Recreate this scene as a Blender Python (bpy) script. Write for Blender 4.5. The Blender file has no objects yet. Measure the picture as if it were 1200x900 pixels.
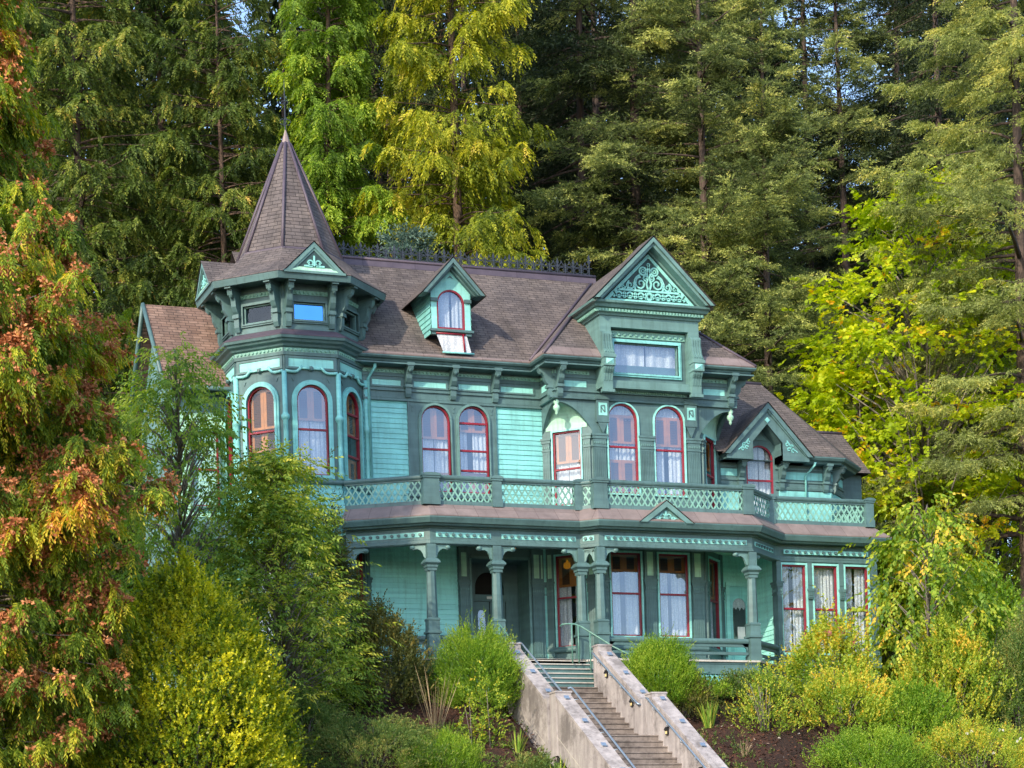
import bpy, bmesh, math, random
import numpy as np
from math import sin, cos, pi, radians, sqrt, atan2, hypot
random.seed(7)
scene = bpy.context.scene
COL = scene.collection

# ------------------------------------------------------------------ camera
F_PX, YAW, ROLL, CYH = 2652.0, radians(20.67), radians(1.79), 1102.0
FW = np.array([sin(YAW), cos(YAW), 0.0]); RT = np.array([cos(YAW), -sin(YAW), 0.0])
CAM = np.array([-26.10, -61.02, -8.16])
def ray(u, v):
    du, dv = u - 600, v - CYH
    c, s = cos(ROLL), sin(ROLL)
    return FW + RT * ((c * du - s * dv) / F_PX) + np.array([0, 0, -(s * du + c * dv) / F_PX])
def at(u, v, Y):
    "point on the plane Y = const seen along a direction of the photograph (used while surveying the plot)"
    d = ray(u, v)
    return CAM + d * ((Y - CAM[1]) / d[1])

cam_d = bpy.data.cameras.new("camera")
cam = bpy.data.objects.new("camera", cam_d)
COL.objects.link(cam)
cam.location = CAM
import mathutils
m = mathutils.Matrix.Rotation(-YAW, 3, 'Z') @ mathutils.Matrix.Rotation(pi / 2, 3, 'X') @ mathutils.Matrix.Rotation(-ROLL, 3, 'Z')
cam.rotation_euler = m.to_euler()
cam_d.sensor_width = 36; cam_d.lens = F_PX * 36 / 1200
cam_d.shift_x = 0.0; cam_d.shift_y = (CYH - 450) / 1200
cam_d.clip_start = 0.5; cam_d.clip_end = 5000
scene.camera = cam

# ------------------------------------------------------------------ light
SUN_AZ = radians(50)     # measured from the facade normal towards the left
SUN_EL = radians(30)
sd = np.array([-sin(SUN_AZ) * cos(SUN_EL), -cos(SUN_AZ) * cos(SUN_EL), sin(SUN_EL)])  # towards the sun
sun_d = bpy.data.lights.new("sun", 'SUN'); sun_d.energy = 5.0; sun_d.angle = radians(0.6); sun_d.color = (1.0, 0.86, 0.64)
sun = bpy.data.objects.new("sun", sun_d); COL.objects.link(sun)
sun.rotation_euler = mathutils.Vector(sd).to_track_quat('Z', 'Y').to_euler()
sun.location = (-40, -40, 40)
w = bpy.data.worlds.new("World"); scene.world = w; w.use_nodes = True
nt = w.node_tree; bg = nt.nodes["Background"]
sky = nt.nodes.new("ShaderNodeTexSky"); sky.sky_type = 'NISHITA'; sky.sun_disc = False
sky.sun_elevation = SUN_EL; sky.sun_rotation = atan2(sd[0], sd[1]); sky.air_density = 1.0; sky.dust_density = 1.0; sky.ozone_density = 1.5
nt.links.new(sky.outputs[0], bg.inputs[0]); bg.inputs[1].default_value = 0.37
scene.view_settings.view_transform = 'Standard'; scene.view_settings.look = 'None'
scene.view_settings.exposure = 0; scene.view_settings.gamma = 1
scene.cycles.max_bounces = 8; scene.cycles.transparent_max_bounces = 12
scene.cycles.diffuse_bounces = 5; scene.cycles.glossy_bounces = 3
try: scene.cycles.use_denoising = True
except Exception: pass

# ------------------------------------------------------------------ materials
MATS = {}
def nmat(name):
    mt = bpy.data.materials.new(name); mt.use_nodes = True
    t = mt.node_tree; b = t.nodes["Principled BSDF"]
    MATS[name] = mt
    return mt, t, b
def node(t, kind, **kw):
    n = t.nodes.new(kind)
    for k, v in kw.items():
        if k in n.inputs.keys(): n.inputs[k].default_value = v
        else: setattr(n, k, v)
    return n
def srgb(r, g, b):
    f = lambda c: (c / 255 / 12.92) if c <= 10 else ((c / 255 + .055) / 1.055) ** 2.4
    return (f(r), f(g), f(b), 1)
def ramp(t, stops):
    n = t.nodes.new("ShaderNodeValToRGB"); e = n.color_ramp.elements
    while len(e) < len(stops): e.new(0.5)
    for el, (p, c) in zip(e, stops): el.position = p; el.color = c
    return n
def scalec(c, k): return (min(c[0] * k, 1), min(c[1] * k, 1), min(c[2] * k, 1), 1)
def mixc(t, fac, a, b, mode='MIX'):
    n = t.nodes.new("ShaderNodeMix"); n.data_type = 'RGBA'; n.blend_type = mode
    for sock, v in ((n.inputs[0], fac), (n.inputs[6], a), (n.inputs[7], b)):
        if hasattr(v, 'is_linked'): t.links.new(v, sock)
        else: sock.default_value = v
    return n.outputs[2]
def objcoord(t): return node(t, "ShaderNodeTexCoord").outputs["Object"]
def uvcoord(t): return node(t, "ShaderNodeTexCoord").outputs["UV"]

def paint(name, col, rough=.5, var=.16, bump=.15):
    mt, t, b = nmat(name); co = objcoord(t)
    n1 = node(t, "ShaderNodeTexNoise", Scale=1.3, Detail=6.0, Roughness=.65)
    mp = node(t, "ShaderNodeMapping"); mp.inputs["Scale"].default_value = (9, 9, .8); t.links.new(co, mp.inputs[0])
    n2 = node(t, "ShaderNodeTexNoise", Scale=1.0, Detail=5.0, Roughness=.6)
    t.links.new(co, n1.inputs[0]); t.links.new(mp.outputs[0], n2.inputs[0])
    r1 = ramp(t, [(.3, scalec(col, 1 - var)), (.7, scalec(col, 1 + var))]); t.links.new(n1.outputs[0], r1.inputs[0])
    r2 = ramp(t, [(.32, (.72, .74, .72, 1)), (.5, (1, 1, 1, 1))]); t.links.new(n2.outputs[0], r2.inputs[0])
    c = mixc(t, .75, r1.outputs[0], r2.outputs[0], 'MULTIPLY')
    mb_ = node(t, "ShaderNodeMapping"); mb_.inputs["Scale"].default_value = (.35, .35, 6.6); t.links.new(co, mb_.inputs[0])
    n4 = node(t, "ShaderNodeTexNoise", Scale=1.0, Detail=2.0); t.links.new(mb_.outputs[0], n4.inputs[0])
    r4 = ramp(t, [(.35, (.86, .87, .88, 1)), (.65, (1.08, 1.07, 1.05, 1))]); t.links.new(n4.outputs[0], r4.inputs[0]); c = mixc(t, .9, c, r4.outputs[0], 'MULTIPLY')
    n5 = node(t, "ShaderNodeTexNoise", Scale=4.5, Detail=8.0, Roughness=.75); t.links.new(co, n5.inputs[0])
    r5 = ramp(t, [(.30, (.55, .55, .52, 1)), (.42, (1, 1, 1, 1))]); t.links.new(n5.outputs[0], r5.inputs[0]); c = mixc(t, .4, c, r5.outputs[0], 'MULTIPLY')
    t.links.new(c, b.inputs["Base Color"]); b.inputs["Roughness"].default_value = rough
    n3 = node(t, "ShaderNodeTexNoise", Scale=30.0, Detail=3.0); t.links.new(co, n3.inputs[0])
    bp = node(t, "ShaderNodeBump", Strength=bump, Distance=.01); t.links.new(n3.outputs[0], bp.inputs["Height"])
    t.links.new(bp.outputs[0], b.inputs["Normal"])
    return mt
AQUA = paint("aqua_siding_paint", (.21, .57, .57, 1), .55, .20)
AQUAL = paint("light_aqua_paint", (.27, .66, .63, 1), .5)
AQUA_LIFT = paint("sheltered_aqua_paint", (.32, .76, .72, 1), .5, .08)  # siding colour lightened, putting light into the paint of the shaded porch walls
DARK = paint("dark_teal_paint", (.084, .165, .172, 1), .5, .22)
MID = paint("mid_teal_paint", (.125, .245, .24, 1), .5, .2)
PALE = paint("pale_green_paint", (.38, .66, .52, 1), .5)
DENT = paint("pale_dentil_paint", (.20, .42, .36, 1), .5)
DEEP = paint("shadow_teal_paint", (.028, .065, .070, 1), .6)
RED = paint("crimson_paint", (.25, .010, .028, 1), .4, .1)
IRON = paint("dark_iron_paint", (.028, .036, .055, 1), .5)
RAILG = paint("green_iron_paint", (.10, .24, .20, 1), .4)
WHITE = paint("white_paint", (.75, .75, .72, 1), .5)
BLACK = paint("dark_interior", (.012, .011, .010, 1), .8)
WOOD = paint("varnished_wood", (.42, .14, .015, 1), .35, .25)
WOODD = paint("dark_louvre_wood", (.10, .035, .012, 1), .5, .2)
PAPER = paint("paper", (.8, .8, .78, 1), .7, .03)
TREADW = paint("worn_step_nosing", (.50, .47, .44, 1), .6)

def shingle_mat(name, c1, c2, mortar, rowh=.128, bw=.29):
    mt, t, b = nmat(name); uv = uvcoord(t); co = objcoord(t)
    br = node(t, "ShaderNodeTexBrick"); br.offset = .37; br.squash = 1.0
    br.inputs["Color1"].default_value = c1; br.inputs["Color2"].default_value = c2; br.inputs["Mortar"].default_value = mortar
    br.inputs["Scale"].default_value = 1.0; br.inputs["Mortar Size"].default_value = .009; br.inputs["Mortar Smooth"].default_value = .3
    br.inputs["Brick Width"].default_value = bw; br.inputs["Row Height"].default_value = rowh; br.inputs["Bias"].default_value = 0
    nz = node(t, "ShaderNodeTexNoise", Scale=7.0, Detail=2.0); t.links.new(uv, nz.inputs[0])
    md = node(t, "ShaderNodeVectorMath", operation='MULTIPLY_ADD'); md.inputs[1].default_value = (.035, .022, 0)
    t.links.new(nz.outputs["Color"], md.inputs[0]); t.links.new(uv, md.inputs[2]); t.links.new(md.outputs[0], br.inputs["Vector"])
    n1 = node(t, "ShaderNodeTexNoise", Scale=.9, Detail=5.0, Roughness=.7); t.links.new(co, n1.inputs[0])
    r1 = ramp(t, [(.3, (.68, .68, .72, 1)), (.7, (1.2, 1.15, 1.1, 1))]); t.links.new(n1.outputs[0], r1.inputs[0])
    n2 = node(t, "ShaderNodeTexNoise", Scale=60.0, Detail=2.0); t.links.new(uv, n2.inputs[0])
    r2 = ramp(t, [(.3, (.7, .7, .7, 1)), (.7, (1.15, 1.15, 1.15, 1))]); t.links.new(n2.outputs[0], r2.inputs[0])
    # raised lower lip of each course, feeding the bump height
    sp = node(t, "ShaderNodeSeparateXYZ"); t.links.new(md.outputs[0], sp.inputs[0])
    dv = node(t, "ShaderNodeMath", operation='DIVIDE'); dv.inputs[1].default_value = rowh; t.links.new(sp.outputs[1], dv.inputs[0])
    fr = node(t, "ShaderNodeMath", operation='FRACT'); t.links.new(dv.outputs[0], fr.inputs[0])
    c = mixc(t, 1.0, br.outputs[0], r1.outputs[0], 'MULTIPLY'); c = mixc(t, .8, c, r2.outputs[0], 'MULTIPLY')
    vr = node(t, "ShaderNodeTexVoronoi", Scale=1.0); mv = node(t, "ShaderNodeMapping"); mv.inputs["Scale"].default_value = (2.9, 6.9, 1); t.links.new(uv, mv.inputs[0]); t.links.new(mv.outputs[0], vr.inputs["Vector"])
    rv = ramp(t, [(.1, (.84, .83, .84, 1)), (.5, (1, 1, 1, 1)), (.9, (1.14, 1.12, 1.1, 1))]); t.links.new(vr.outputs["Color"], rv.inputs[0]); c = mixc(t, .9, c, rv.outputs[0], 'MULTIPLY')
    ms_ = node(t, "ShaderNodeMapping"); ms_.inputs["Scale"].default_value = (2.2, .35, 1); t.links.new(uv, ms_.inputs[0])
    nm = node(t, "ShaderNodeTexNoise", Scale=1.0, Detail=7.0, Roughness=.7); t.links.new(ms_.outputs[0], nm.inputs[0])
    rm = ramp(t, [(.36, (.62, .62, .60, 1)), (.52, (1, 1, 1, 1))]); t.links.new(nm.outputs[0], rm.inputs[0]); c = mixc(t, .7, c, rm.outputs[0], 'MULTIPLY')
    nl = node(t, "ShaderNodeTexNoise", Scale=9.0, Detail=8.0, Roughness=.8); t.links.new(co, nl.inputs[0])
    rl = ramp(t, [(.68, (0, 0, 0, 1)), (.78, (.8, .8, .8, 1))]); t.links.new(nl.outputs[0], rl.inputs[0]); c = mixc(t, rl.outputs[0], c, (.16, .10, .045, 1))
    t.links.new(c, b.inputs["Base Color"]); b.inputs["Roughness"].default_value = .85
    iv = node(t, "ShaderNodeMath", operation='SUBTRACT'); iv.inputs[0].default_value = 1.0; t.links.new(fr.outputs[0], iv.inputs[1])
    sub = node(t, "ShaderNodeMath", operation='SUBTRACT'); t.links.new(iv.outputs[0], sub.inputs[0]); t.links.new(br.outputs["Fac"], sub.inputs[1])
    bp = node(t, "ShaderNodeBump", Strength=.9, Distance=.022); t.links.new(sub.outputs[0], bp.inputs["Height"]); t.links.new(bp.outputs[0], b.inputs["Normal"])
    return mt
SHIN = shingle_mat("brown_shingles", (.112, .096, .096, 1), (.162, .140, .136, 1), (.045, .038, .039, 1))
SHINP = shingle_mat("pink_brown_shingles", (.20, .13, .105, 1), (.29, .20, .165, 1), (.06, .04, .035, 1))
def copper_mat(name, ca, cb, seam=.62):
    mt, t, b = nmat(name); uv = uvcoord(t); co = objcoord(t)
    n1 = node(t, "ShaderNodeTexNoise", Scale=2.2, Detail=8.0, Roughness=.7); t.links.new(co, n1.inputs[0])
    r = ramp(t, [(.3, ca), (.7, cb)]); t.links.new(n1.outputs[0], r.inputs[0])
    br = node(t, "ShaderNodeTexBrick"); br.offset = 0
    br.inputs["Color1"].default_value = (1, 1, 1, 1); br.inputs["Color2"].default_value = (.86, .86, .88, 1); br.inputs["Mortar"].default_value = (.55, .5, .5, 1)
    br.inputs["Scale"].default_value = 1; br.inputs["Mortar Size"].default_value = .008; br.inputs["Brick Width"].default_value = seam; br.inputs["Row Height"].default_value = 3.0
    t.links.new(uv, br.inputs["Vector"])
    c = mixc(t, 1.0, r.outputs[0], br.outputs[0], 'MULTIPLY'); t.links.new(c, b.inputs["Base Color"])
    b.inputs["Roughness"].default_value = .55; b.inputs["Metallic"].default_value = .15
    return mt
COPPER = copper_mat("weathered_copper", (.185, .145, .14, 1), (.31, .245, .235, 1))
COPPERD = copper_mat("dark_copper_flashing", (.075, .06, .085, 1), (.12, .095, .125, 1), 1.7)

def concrete_mat(name, c0, c1):
    mt, t, b = nmat(name); co = objcoord(t)
    n1 = node(t, "ShaderNodeTexNoise", Scale=1.6, Detail=9.0, Roughness=.7); t.links.new(co, n1.inputs[0])
    r1 = ramp(t, [(.28, c0), (.62, c1)]); t.links.new(n1.outputs[0], r1.inputs[0])
    mp = node(t, "ShaderNodeMapping"); mp.inputs["Scale"].default_value = (5, 5, .5); t.links.new(co, mp.inputs[0])
    n2 = node(t, "ShaderNodeTexNoise", Scale=1.4, Detail=4.0); t.links.new(mp.outputs[0], n2.inputs[0])
    r2 = ramp(t, [(.35, (.68, .67, .68, 1)), (.55, (1, 1, 1, 1))]); t.links.new(n2.outputs[0], r2.inputs[0])
    c = mixc(t, .75, r1.outputs[0], r2.outputs[0], 'MULTIPLY')
    n4 = node(t, "ShaderNodeTexNoise", Scale=.9, Detail=9.0, Roughness=.72); t.links.new(co, n4.inputs[0])
    r4 = ramp(t, [(.38, (.42, .41, .40, 1)), (.50, (1, 1, 1, 1))]); t.links.new(n4.outputs[0], r4.inputs[0]); c = mixc(t, .8, c, r4.outputs[0], 'MULTIPLY')
    n5 = node(t, "ShaderNodeTexNoise", Scale=3.1, Detail=9.0, Roughness=.8); t.links.new(co, n5.inputs[0])
    r5 = ramp(t, [(.60, (0, 0, 0, 1)), (.70, (.6, .6, .6, 1))]); t.links.new(n5.outputs[0], r5.inputs[0]); c = mixc(t, r5.outputs[0], c, (.10, .095, .06, 1))
    t.links.new(c, b.inputs["Base Color"]); b.inputs["Roughness"].default_value = .9
    n3 = node(t, "ShaderNodeTexNoise", Scale=22.0, Detail=5.0); t.links.new(co, n3.inputs[0])
    bp = node(t, "ShaderNodeBump", Strength=.4, Distance=.02); t.links.new(n3.outputs[0], bp.inputs["Height"]); t.links.new(bp.outputs[0], b.inputs["Normal"])
    return mt
CONC = concrete_mat("board_marked_concrete", (.30, .275, .28, 1), (.46, .425, .428, 1))
CONCD = concrete_mat("worn_concrete_steps", (.15, .125, .115, 1), (.27, .23, .21, 1))
mt, t, b = nmat("galvanised_steel"); b.inputs["Base Color"].default_value = (.32, .42, .55, 1); b.inputs["Metallic"].default_value = .6; b.inputs["Roughness"].default_value = .35; STEEL = mt
mt, t, b = nmat("black_lamp_housing"); b.inputs["Base Color"].default_value = (.015, .015, .016, 1); b.inputs["Roughness"].default_value = .4; LAMPH = mt
mt, t, b = nmat("cream_lamp_lens"); b.inputs["Base Color"].default_value = (.75, .62, .30, 1); b.inputs["Roughness"].default_value = .3; LENS = mt
mt, t, b = nmat("lit_amber_lamp"); b.inputs["Base Color"].default_value = (.8, .35, .03, 1); b.inputs["Emission Color"].default_value = (1, .42, .03, 1); b.inputs["Emission Strength"].default_value = 1.6; AMBER = mt

def glass_mat(name, refl, tint):
    mt = bpy.data.materials.new(name); mt.use_nodes = True; t = mt.node_tree; t.nodes.clear(); MATS[name] = mt
    out = node(t, "ShaderNodeOutputMaterial"); tr = node(t, "ShaderNodeBsdfTransparent"); tr.inputs[0].default_value = (.86, .9, .9, 1)
    gl = node(t, "ShaderNodeBsdfGlossy"); gl.inputs[0].default_value = tint; gl.inputs["Roughness"].default_value = .015
    co = objcoord(t); n = node(t, "ShaderNodeTexNoise", Scale=1.1, Detail=1.0); t.links.new(co, n.inputs[0])
    bp = node(t, "ShaderNodeBump", Strength=.25, Distance=.05); t.links.new(n.outputs[0], bp.inputs["Height"]); t.links.new(bp.outputs[0], gl.inputs["Normal"])
    mx = node(t, "ShaderNodeMixShader"); mx.inputs[0].default_value = refl
    t.links.new(tr.outputs[0], mx.inputs[1]); t.links.new(gl.outputs[0], mx.inputs[2]); t.links.new(mx.outputs[0], out.inputs[0])
    return mt
GLASS = glass_mat("old_window_glass", .23, (.74, .82, 1.0, 1))
GLASSD = glass_mat("dim_window_glass", .12, (.9, .95, 1, 1))
GLASSC = glass_mat("clear_window_glass", .05, (.9, .95, 1, 1))
GLASSB = glass_mat("sky_blue_tinted_glass", .8, (.16, .48, 1.0, 1))  # deep blue of the mirrored sky is put into the gloss tint

mt, t, b = nmat("lace_curtain"); co = objcoord(t)
vz = node(t, "ShaderNodeTexVoronoi", Scale=26.0); t.links.new(co, vz.inputs[0])
r = ramp(t, [(.1, (.85, .87, .9, 1)), (.55, (.52, .56, .62, 1))]); t.links.new(vz.outputs[0], r.inputs[0])
mpx = node(t, "ShaderNodeMapping"); mpx.inputs["Scale"].default_value = (1, 1, .08); t.links.new(co, mpx.inputs[0])
nv = node(t, "ShaderNodeTexNoise", Scale=14.0, Detail=3.0); t.links.new(mpx.outputs[0], nv.inputs[0])
r2 = ramp(t, [(.35, (.6, .62, .66, 1)), (.6, (1, 1, 1, 1))]); t.links.new(nv.outputs[0], r2.inputs[0])
t.links.new(mixc(t, .7, r.outputs[0], r2.outputs[0], 'MULTIPLY'), b.inputs["Base Color"]); b.inputs["Roughness"].default_value = .9
LACE = mt

def leaf_mat(name, stops, transl=.35, rough=.5, gain=1.65):
    "colour from a per-leaf tint (0..1) stored on the mesh, a little light let through"
    mt = bpy.data.materials.new(name); mt.use_nodes = True; t = mt.node_tree; MATS[name] = mt
    stops = [(p_, tuple(min(c_ * gain, .8) for c_ in q_[:3]) + (1,)) for p_, q_ in stops]
    b = t.nodes["Principled BSDF"]; out = t.nodes["Material Output"]
    a = node(t, "ShaderNodeAttribute"); a.attribute_name = "tint"
    r = ramp(t, stops); t.links.new(a.outputs["Fac"], r.inputs[0])
    t.links.new(r.outputs[0], b.inputs["Base Color"]); b.inputs["Roughness"].default_value = rough
    b.inputs["Specular IOR Level"].default_value = .25
    tl = node(t, "ShaderNodeBsdfTranslucent"); hs = node(t, "ShaderNodeHueSaturation"); hs.inputs["Saturation"].default_value = 1.15; hs.inputs["Value"].default_value = 1.3
    t.links.new(r.outputs[0], hs.inputs["Color"]); t.links.new(hs.outputs[0], tl.inputs[0])
    mx = node(t, "ShaderNodeMixShader"); mx.inputs[0].default_value = transl
    t.links.new(b.outputs[0], mx.inputs[1]); t.links.new(tl.outputs[0], mx.inputs[2]); t.links.new(mx.outputs[0], out.inputs[0])
    return mt
def bark_mat(name, c0, c1):
    mt, t, b = nmat(name); co = objcoord(t)
    mp = node(t, "ShaderNodeMapping"); mp.inputs["Scale"].default_value = (6, 6, .9); t.links.new(co, mp.inputs[0])
    n1 = node(t, "ShaderNodeTexNoise", Scale=1.6, Detail=6.0, Roughness=.7); t.links.new(mp.outputs[0], n1.inputs[0])
    r = ramp(t, [(.35, c0), (.65, c1)]); t.links.new(n1.outputs[0], r.inputs[0]); t.links.new(r.outputs[0], b.inputs["Base Color"])
    b.inputs["Roughness"].default_value = .9
    bp = node(t, "ShaderNodeBump", Strength=.8, Distance=.05); t.links.new(n1.outputs[0], bp.inputs["Height"]); t.links.new(bp.outputs[0], b.inputs["Normal"])
    return mt
BARK = bark_mat("fir_bark", (.035, .024, .020, 1), (.12, .085, .07, 1))
BARKG = bark_mat("grey_bark", (.12, .10, .09, 1), (.30, .26, .23, 1))
BARKR = bark_mat("cedar_bark", (.05, .03, .022, 1), (.15, .10, .075, 1))

# ------------------------------------------------------------------ mesh builder
class MB:
    """collects faces, in a wall frame (s along the wall to the right, d out of the wall, z up); build() links ONE mesh object"""
    def __init__(self, frame=(0, 0, 0)):
        self.v = []; self.f = []; self.sm = []; self.mi = []; self.cur = 0; self.cuts = []; self.frame = frame
    def at(self, frame): self.frame = frame; return self
    def P(self, s, d, z):
        ox, oy, t = self.frame
        return (ox + s * cos(t) + d * sin(t), oy + s * sin(t) - d * cos(t), z)
    def raw(self, pts, faces, smooth=False):
        n = len(self.v); self.v += [tuple(p) for p in pts]
        for f in faces: self.f.append(tuple(i + n for i in f)); self.sm.append(smooth); self.mi.append(self.cur)
        return self
    def loc(self, pts, faces, smooth=False): return self.raw([self.P(*p) for p in pts], faces, smooth)
    def poly(self, pts): return self.loc(pts, [tuple(range(len(pts)))])
    def wpoly(self, pts): return self.raw(pts, [tuple(range(len(pts)))])
    def box(self, s0, s1, d0, d1, z0, z1):
        p = [(s, d, z) for z in (z0, z1) for d in (d0, d1) for s in (s0, s1)]
        return self.loc(p, [(0, 1, 3, 2), (4, 6, 7, 5), (0, 4, 5, 1), (2, 3, 7, 6), (0, 2, 6, 4), (1, 5, 7, 3)])
    def prism_sz(self, poly, d0, d1):
        n = len(poly); p = [(s, d0, z) for s, z in poly] + [(s, d1, z) for s, z in poly]
        return self.loc(p, [tuple(range(n)), tuple(range(2 * n - 1, n - 1, -1))] + [(i, (i + 1) % n, n + (i + 1) % n, n + i) for i in range(n)])
    def prism_dz(self, poly, s0, s1):
        n = len(poly); p = [(s0, d, z) for d, z in poly] + [(s1, d, z) for d, z in poly]
        return self.loc(p, [tuple(range(n)), tuple(range(2 * n - 1, n - 1, -1))] + [(i, (i + 1) % n, n + (i + 1) % n, n + i) for i in range(n)])
    def slab(self, poly, z0, z1):
        n = len(poly); p = [(x, y, z0) for x, y in poly] + [(x, y, z1) for x, y in poly]
        return self.raw(p, [tuple(range(n)), tuple(range(2 * n - 1, n - 1, -1))] + [(i, (i + 1) % n, n + (i + 1) % n, n + i) for i in range(n)])
    def lathe(self, s, d, prof, n=10, square=False):
        p = []; k = len(prof)
        off = pi / n if square else 0
        sc = 1 / cos(pi / n) if square else 1
        for r, z in prof:
            for i in range(n):
                a = 2 * pi * i / n + off; p.append((s + r * sc * cos(a), d + r * sc * sin(a), z))
        f = [(j * n + i, j * n + (i + 1) % n, (j + 1) * n + (i + 1) % n, (j + 1) * n + i) for j in range(k - 1) for i in range(n)]
        f += [tuple(range(n)), tuple(range((k - 1) * n, k * n))]
        return self.loc(p, f, not square and n > 6)
    def tube(self, pts, r, n=6, world=False, r1=None):
        P = [np.array(p if world else self.P(*p), float) for p in pts]; k = len(P); out = []
        r1 = r if r1 is None else r1
        up = np.array([0.31, .17, .93])
        for i in range(k):
            t = P[min(i + 1, k - 1)] - P[max(i - 1, 0)]; t /= (np.linalg.norm(t) + 1e-9)
            a = np.cross(t, up); a /= (np.linalg.norm(a) + 1e-9); b = np.cross(t, a)
            rr = r + (r1 - r) * i / max(k - 1, 1)
            for j in range(n):
                q = 2 * pi * j / n; out.append(P[i] + rr * (a * cos(q) + b * sin(q)))
        f = [(i * n + j, i * n + (j + 1) % n, (i + 1) * n + (j + 1) % n, (i + 1) * n + j) for i in range(k - 1) for j in range(n)]
        f += [tuple(range(n)), tuple(range((k - 1) * n, k * n))]
        return self.raw(out, f, True)
    def ribbon(self, pts, w, d0, d1):
        "flat strip following 2-D points (s,z), its front at d1"
        k = len(pts)
        for i in range(k - 1):
            (a, b), (c, e) = pts[i], pts[i + 1]
            L = hypot(c - a, e - b) + 1e-9; nx, nz = -(e - b) / L * w / 2, (c - a) / L * w / 2
            self.prism_sz([(a - nx, b - nz), (c - nx, e - nz), (c + nx, e + nz), (a + nx, b + nz)], d0, d1)
        return self
    def sweep(self, path, prof, closed=False, caps=True):
        "profile [(outward, z)...] carried along a plan path with mitred corners"
        n = len(path); rings = []
        for i in range(n):
            p = np.array(path[i], float)
            def nrm(a, b):
                d = np.array(b, float) - np.array(a, float); d /= np.linalg.norm(d); return np.array([d[1], -d[0]])
            ns = []
            if closed or i > 0: ns.append(nrm(path[i - 1], path[i]))
            if closed or i < n - 1: ns.append(nrm(path[i], path[(i + 1) % n]))
            if len(ns) == 2:
                mm = ns[0] + ns[1]; mm /= np.linalg.norm(mm); mm = mm / max(mm @ ns[0], .2)
            else: mm = ns[0]
            rings.append([(p[0] + mm[0] * d, p[1] + mm[1] * d, z) for d, z in prof])
        k = len(prof); pts = [q for r_ in rings for q in r_]
        cnt = n if closed else n - 1
        f = [(i * k + j, i * k + (j + 1) % k, ((i + 1) % n) * k + (j + 1) % k, ((i + 1) % n) * k + j) for i in range(cnt) for j in range(k)]
        if not closed and caps: f += [tuple(range(k)), tuple(range((n - 1) * k, n * k))]
        return self.raw(pts, f)
    def cut(self): self.cuts.append((len(self.v), len(self.f))); return self
    def split(self):
        out = []; a = (0, 0)
        for b in self.cuts + [(len(self.v), len(self.f))]:
            if b[1] > a[1]:
                q_ = MB(self.frame); q_.v = self.v[a[0]:b[0]]; q_.f = [tuple(i - a[0] for i in f) for f in self.f[a[1]:b[1]]]; q_.sm = self.sm[a[1]:b[1]]; q_.mi = self.mi[a[1]:b[1]]; out.append(q_)
            a = b
        return out
    def build(self, name, mat, parent=None, smooth=None):
        if self.cuts: return [q_.build(name, mat, parent, smooth) for q_ in self.split()][0]
        me = bpy.data.meshes.new(name); me.from_pydata(self.v, [], self.f)
        bm = bmesh.new(); bm.from_mesh(me)
        bmesh.ops.recalc_face_normals(bm, faces=bm.faces); bm.to_mesh(me); bm.free()
        uv = me.uv_layers.new(name="UVMap")
        npoly = len(me.polygons); co = np.empty(len(me.vertices) * 3); me.vertices.foreach_get("co", co); co = co.reshape(-1, 3)
        nr = np.empty(npoly * 3); me.polygons.foreach_get("normal", nr); nr = nr.reshape(-1, 3)
        li = np.empty(len(me.loops), int); me.loops.foreach_get("vertex_index", li)
        lt = np.empty(npoly, int); me.polygons.foreach_get("loop_total", lt)
        pn = np.repeat(nr, lt, axis=0); pc = co[li]
        h = np.stack([-pn[:, 1], pn[:, 0], np.zeros(len(pn))], 1); hl = np.linalg.norm(h, axis=1)
        h[hl < .02] = (1, 0, 0); h /= np.maximum(np.linalg.norm(h, axis=1, keepdims=True), 1e-6)
        u2 = np.cross(pn, h); fl = u2[:, 2] < 0; u2[fl] *= -1
        arr = np.stack([(pc * h).sum(1), (pc * u2).sum(1)], 1)
        uv.data.foreach_set("uv", arr.astype(np.float32).ravel())
        me.polygons.foreach_set("use_smooth", np.array(self.sm if smooth is None else [smooth] * npoly, bool))
        for m__ in (mat if isinstance(mat, (list, tuple)) else [mat]): me.materials.append(m__)
        me.polygons.foreach_set('material_index', np.array(self.mi, np.int32))
        o = bpy.data.objects.new(name, me); COL.objects.link(o)
        if parent is not None: o.parent = parent
        return o
def tag(o, label=None, cat=None, group=None, kind=None):
    for k, v in (("label", label), ("category", cat), ("group", group), ("kind", kind)):
        if v: o[k] = v
    return o
def empty(name, loc=(0, 0, 0)):
    o = bpy.data.objects.new(name, None); COL.objects.link(o); o.location = loc; o.empty_display_size = .3
    return o
def along(a, b):
    "wall frame from plan point a to plan point b, and its length"
    return (a[0], a[1], atan2(b[1] - a[1], b[0] - a[0])), hypot(b[0] - a[0], b[1] - a[1])
# ================================================================== the house
house = empty("victorian_house")
tag(house, "large turquoise and teal Victorian mansion with pointed corner tower, wraparound porch and brown shingled roofs", "house")
def H(mb, name, mat, parent=None): return mb.build(name, mat, parent or house)

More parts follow.
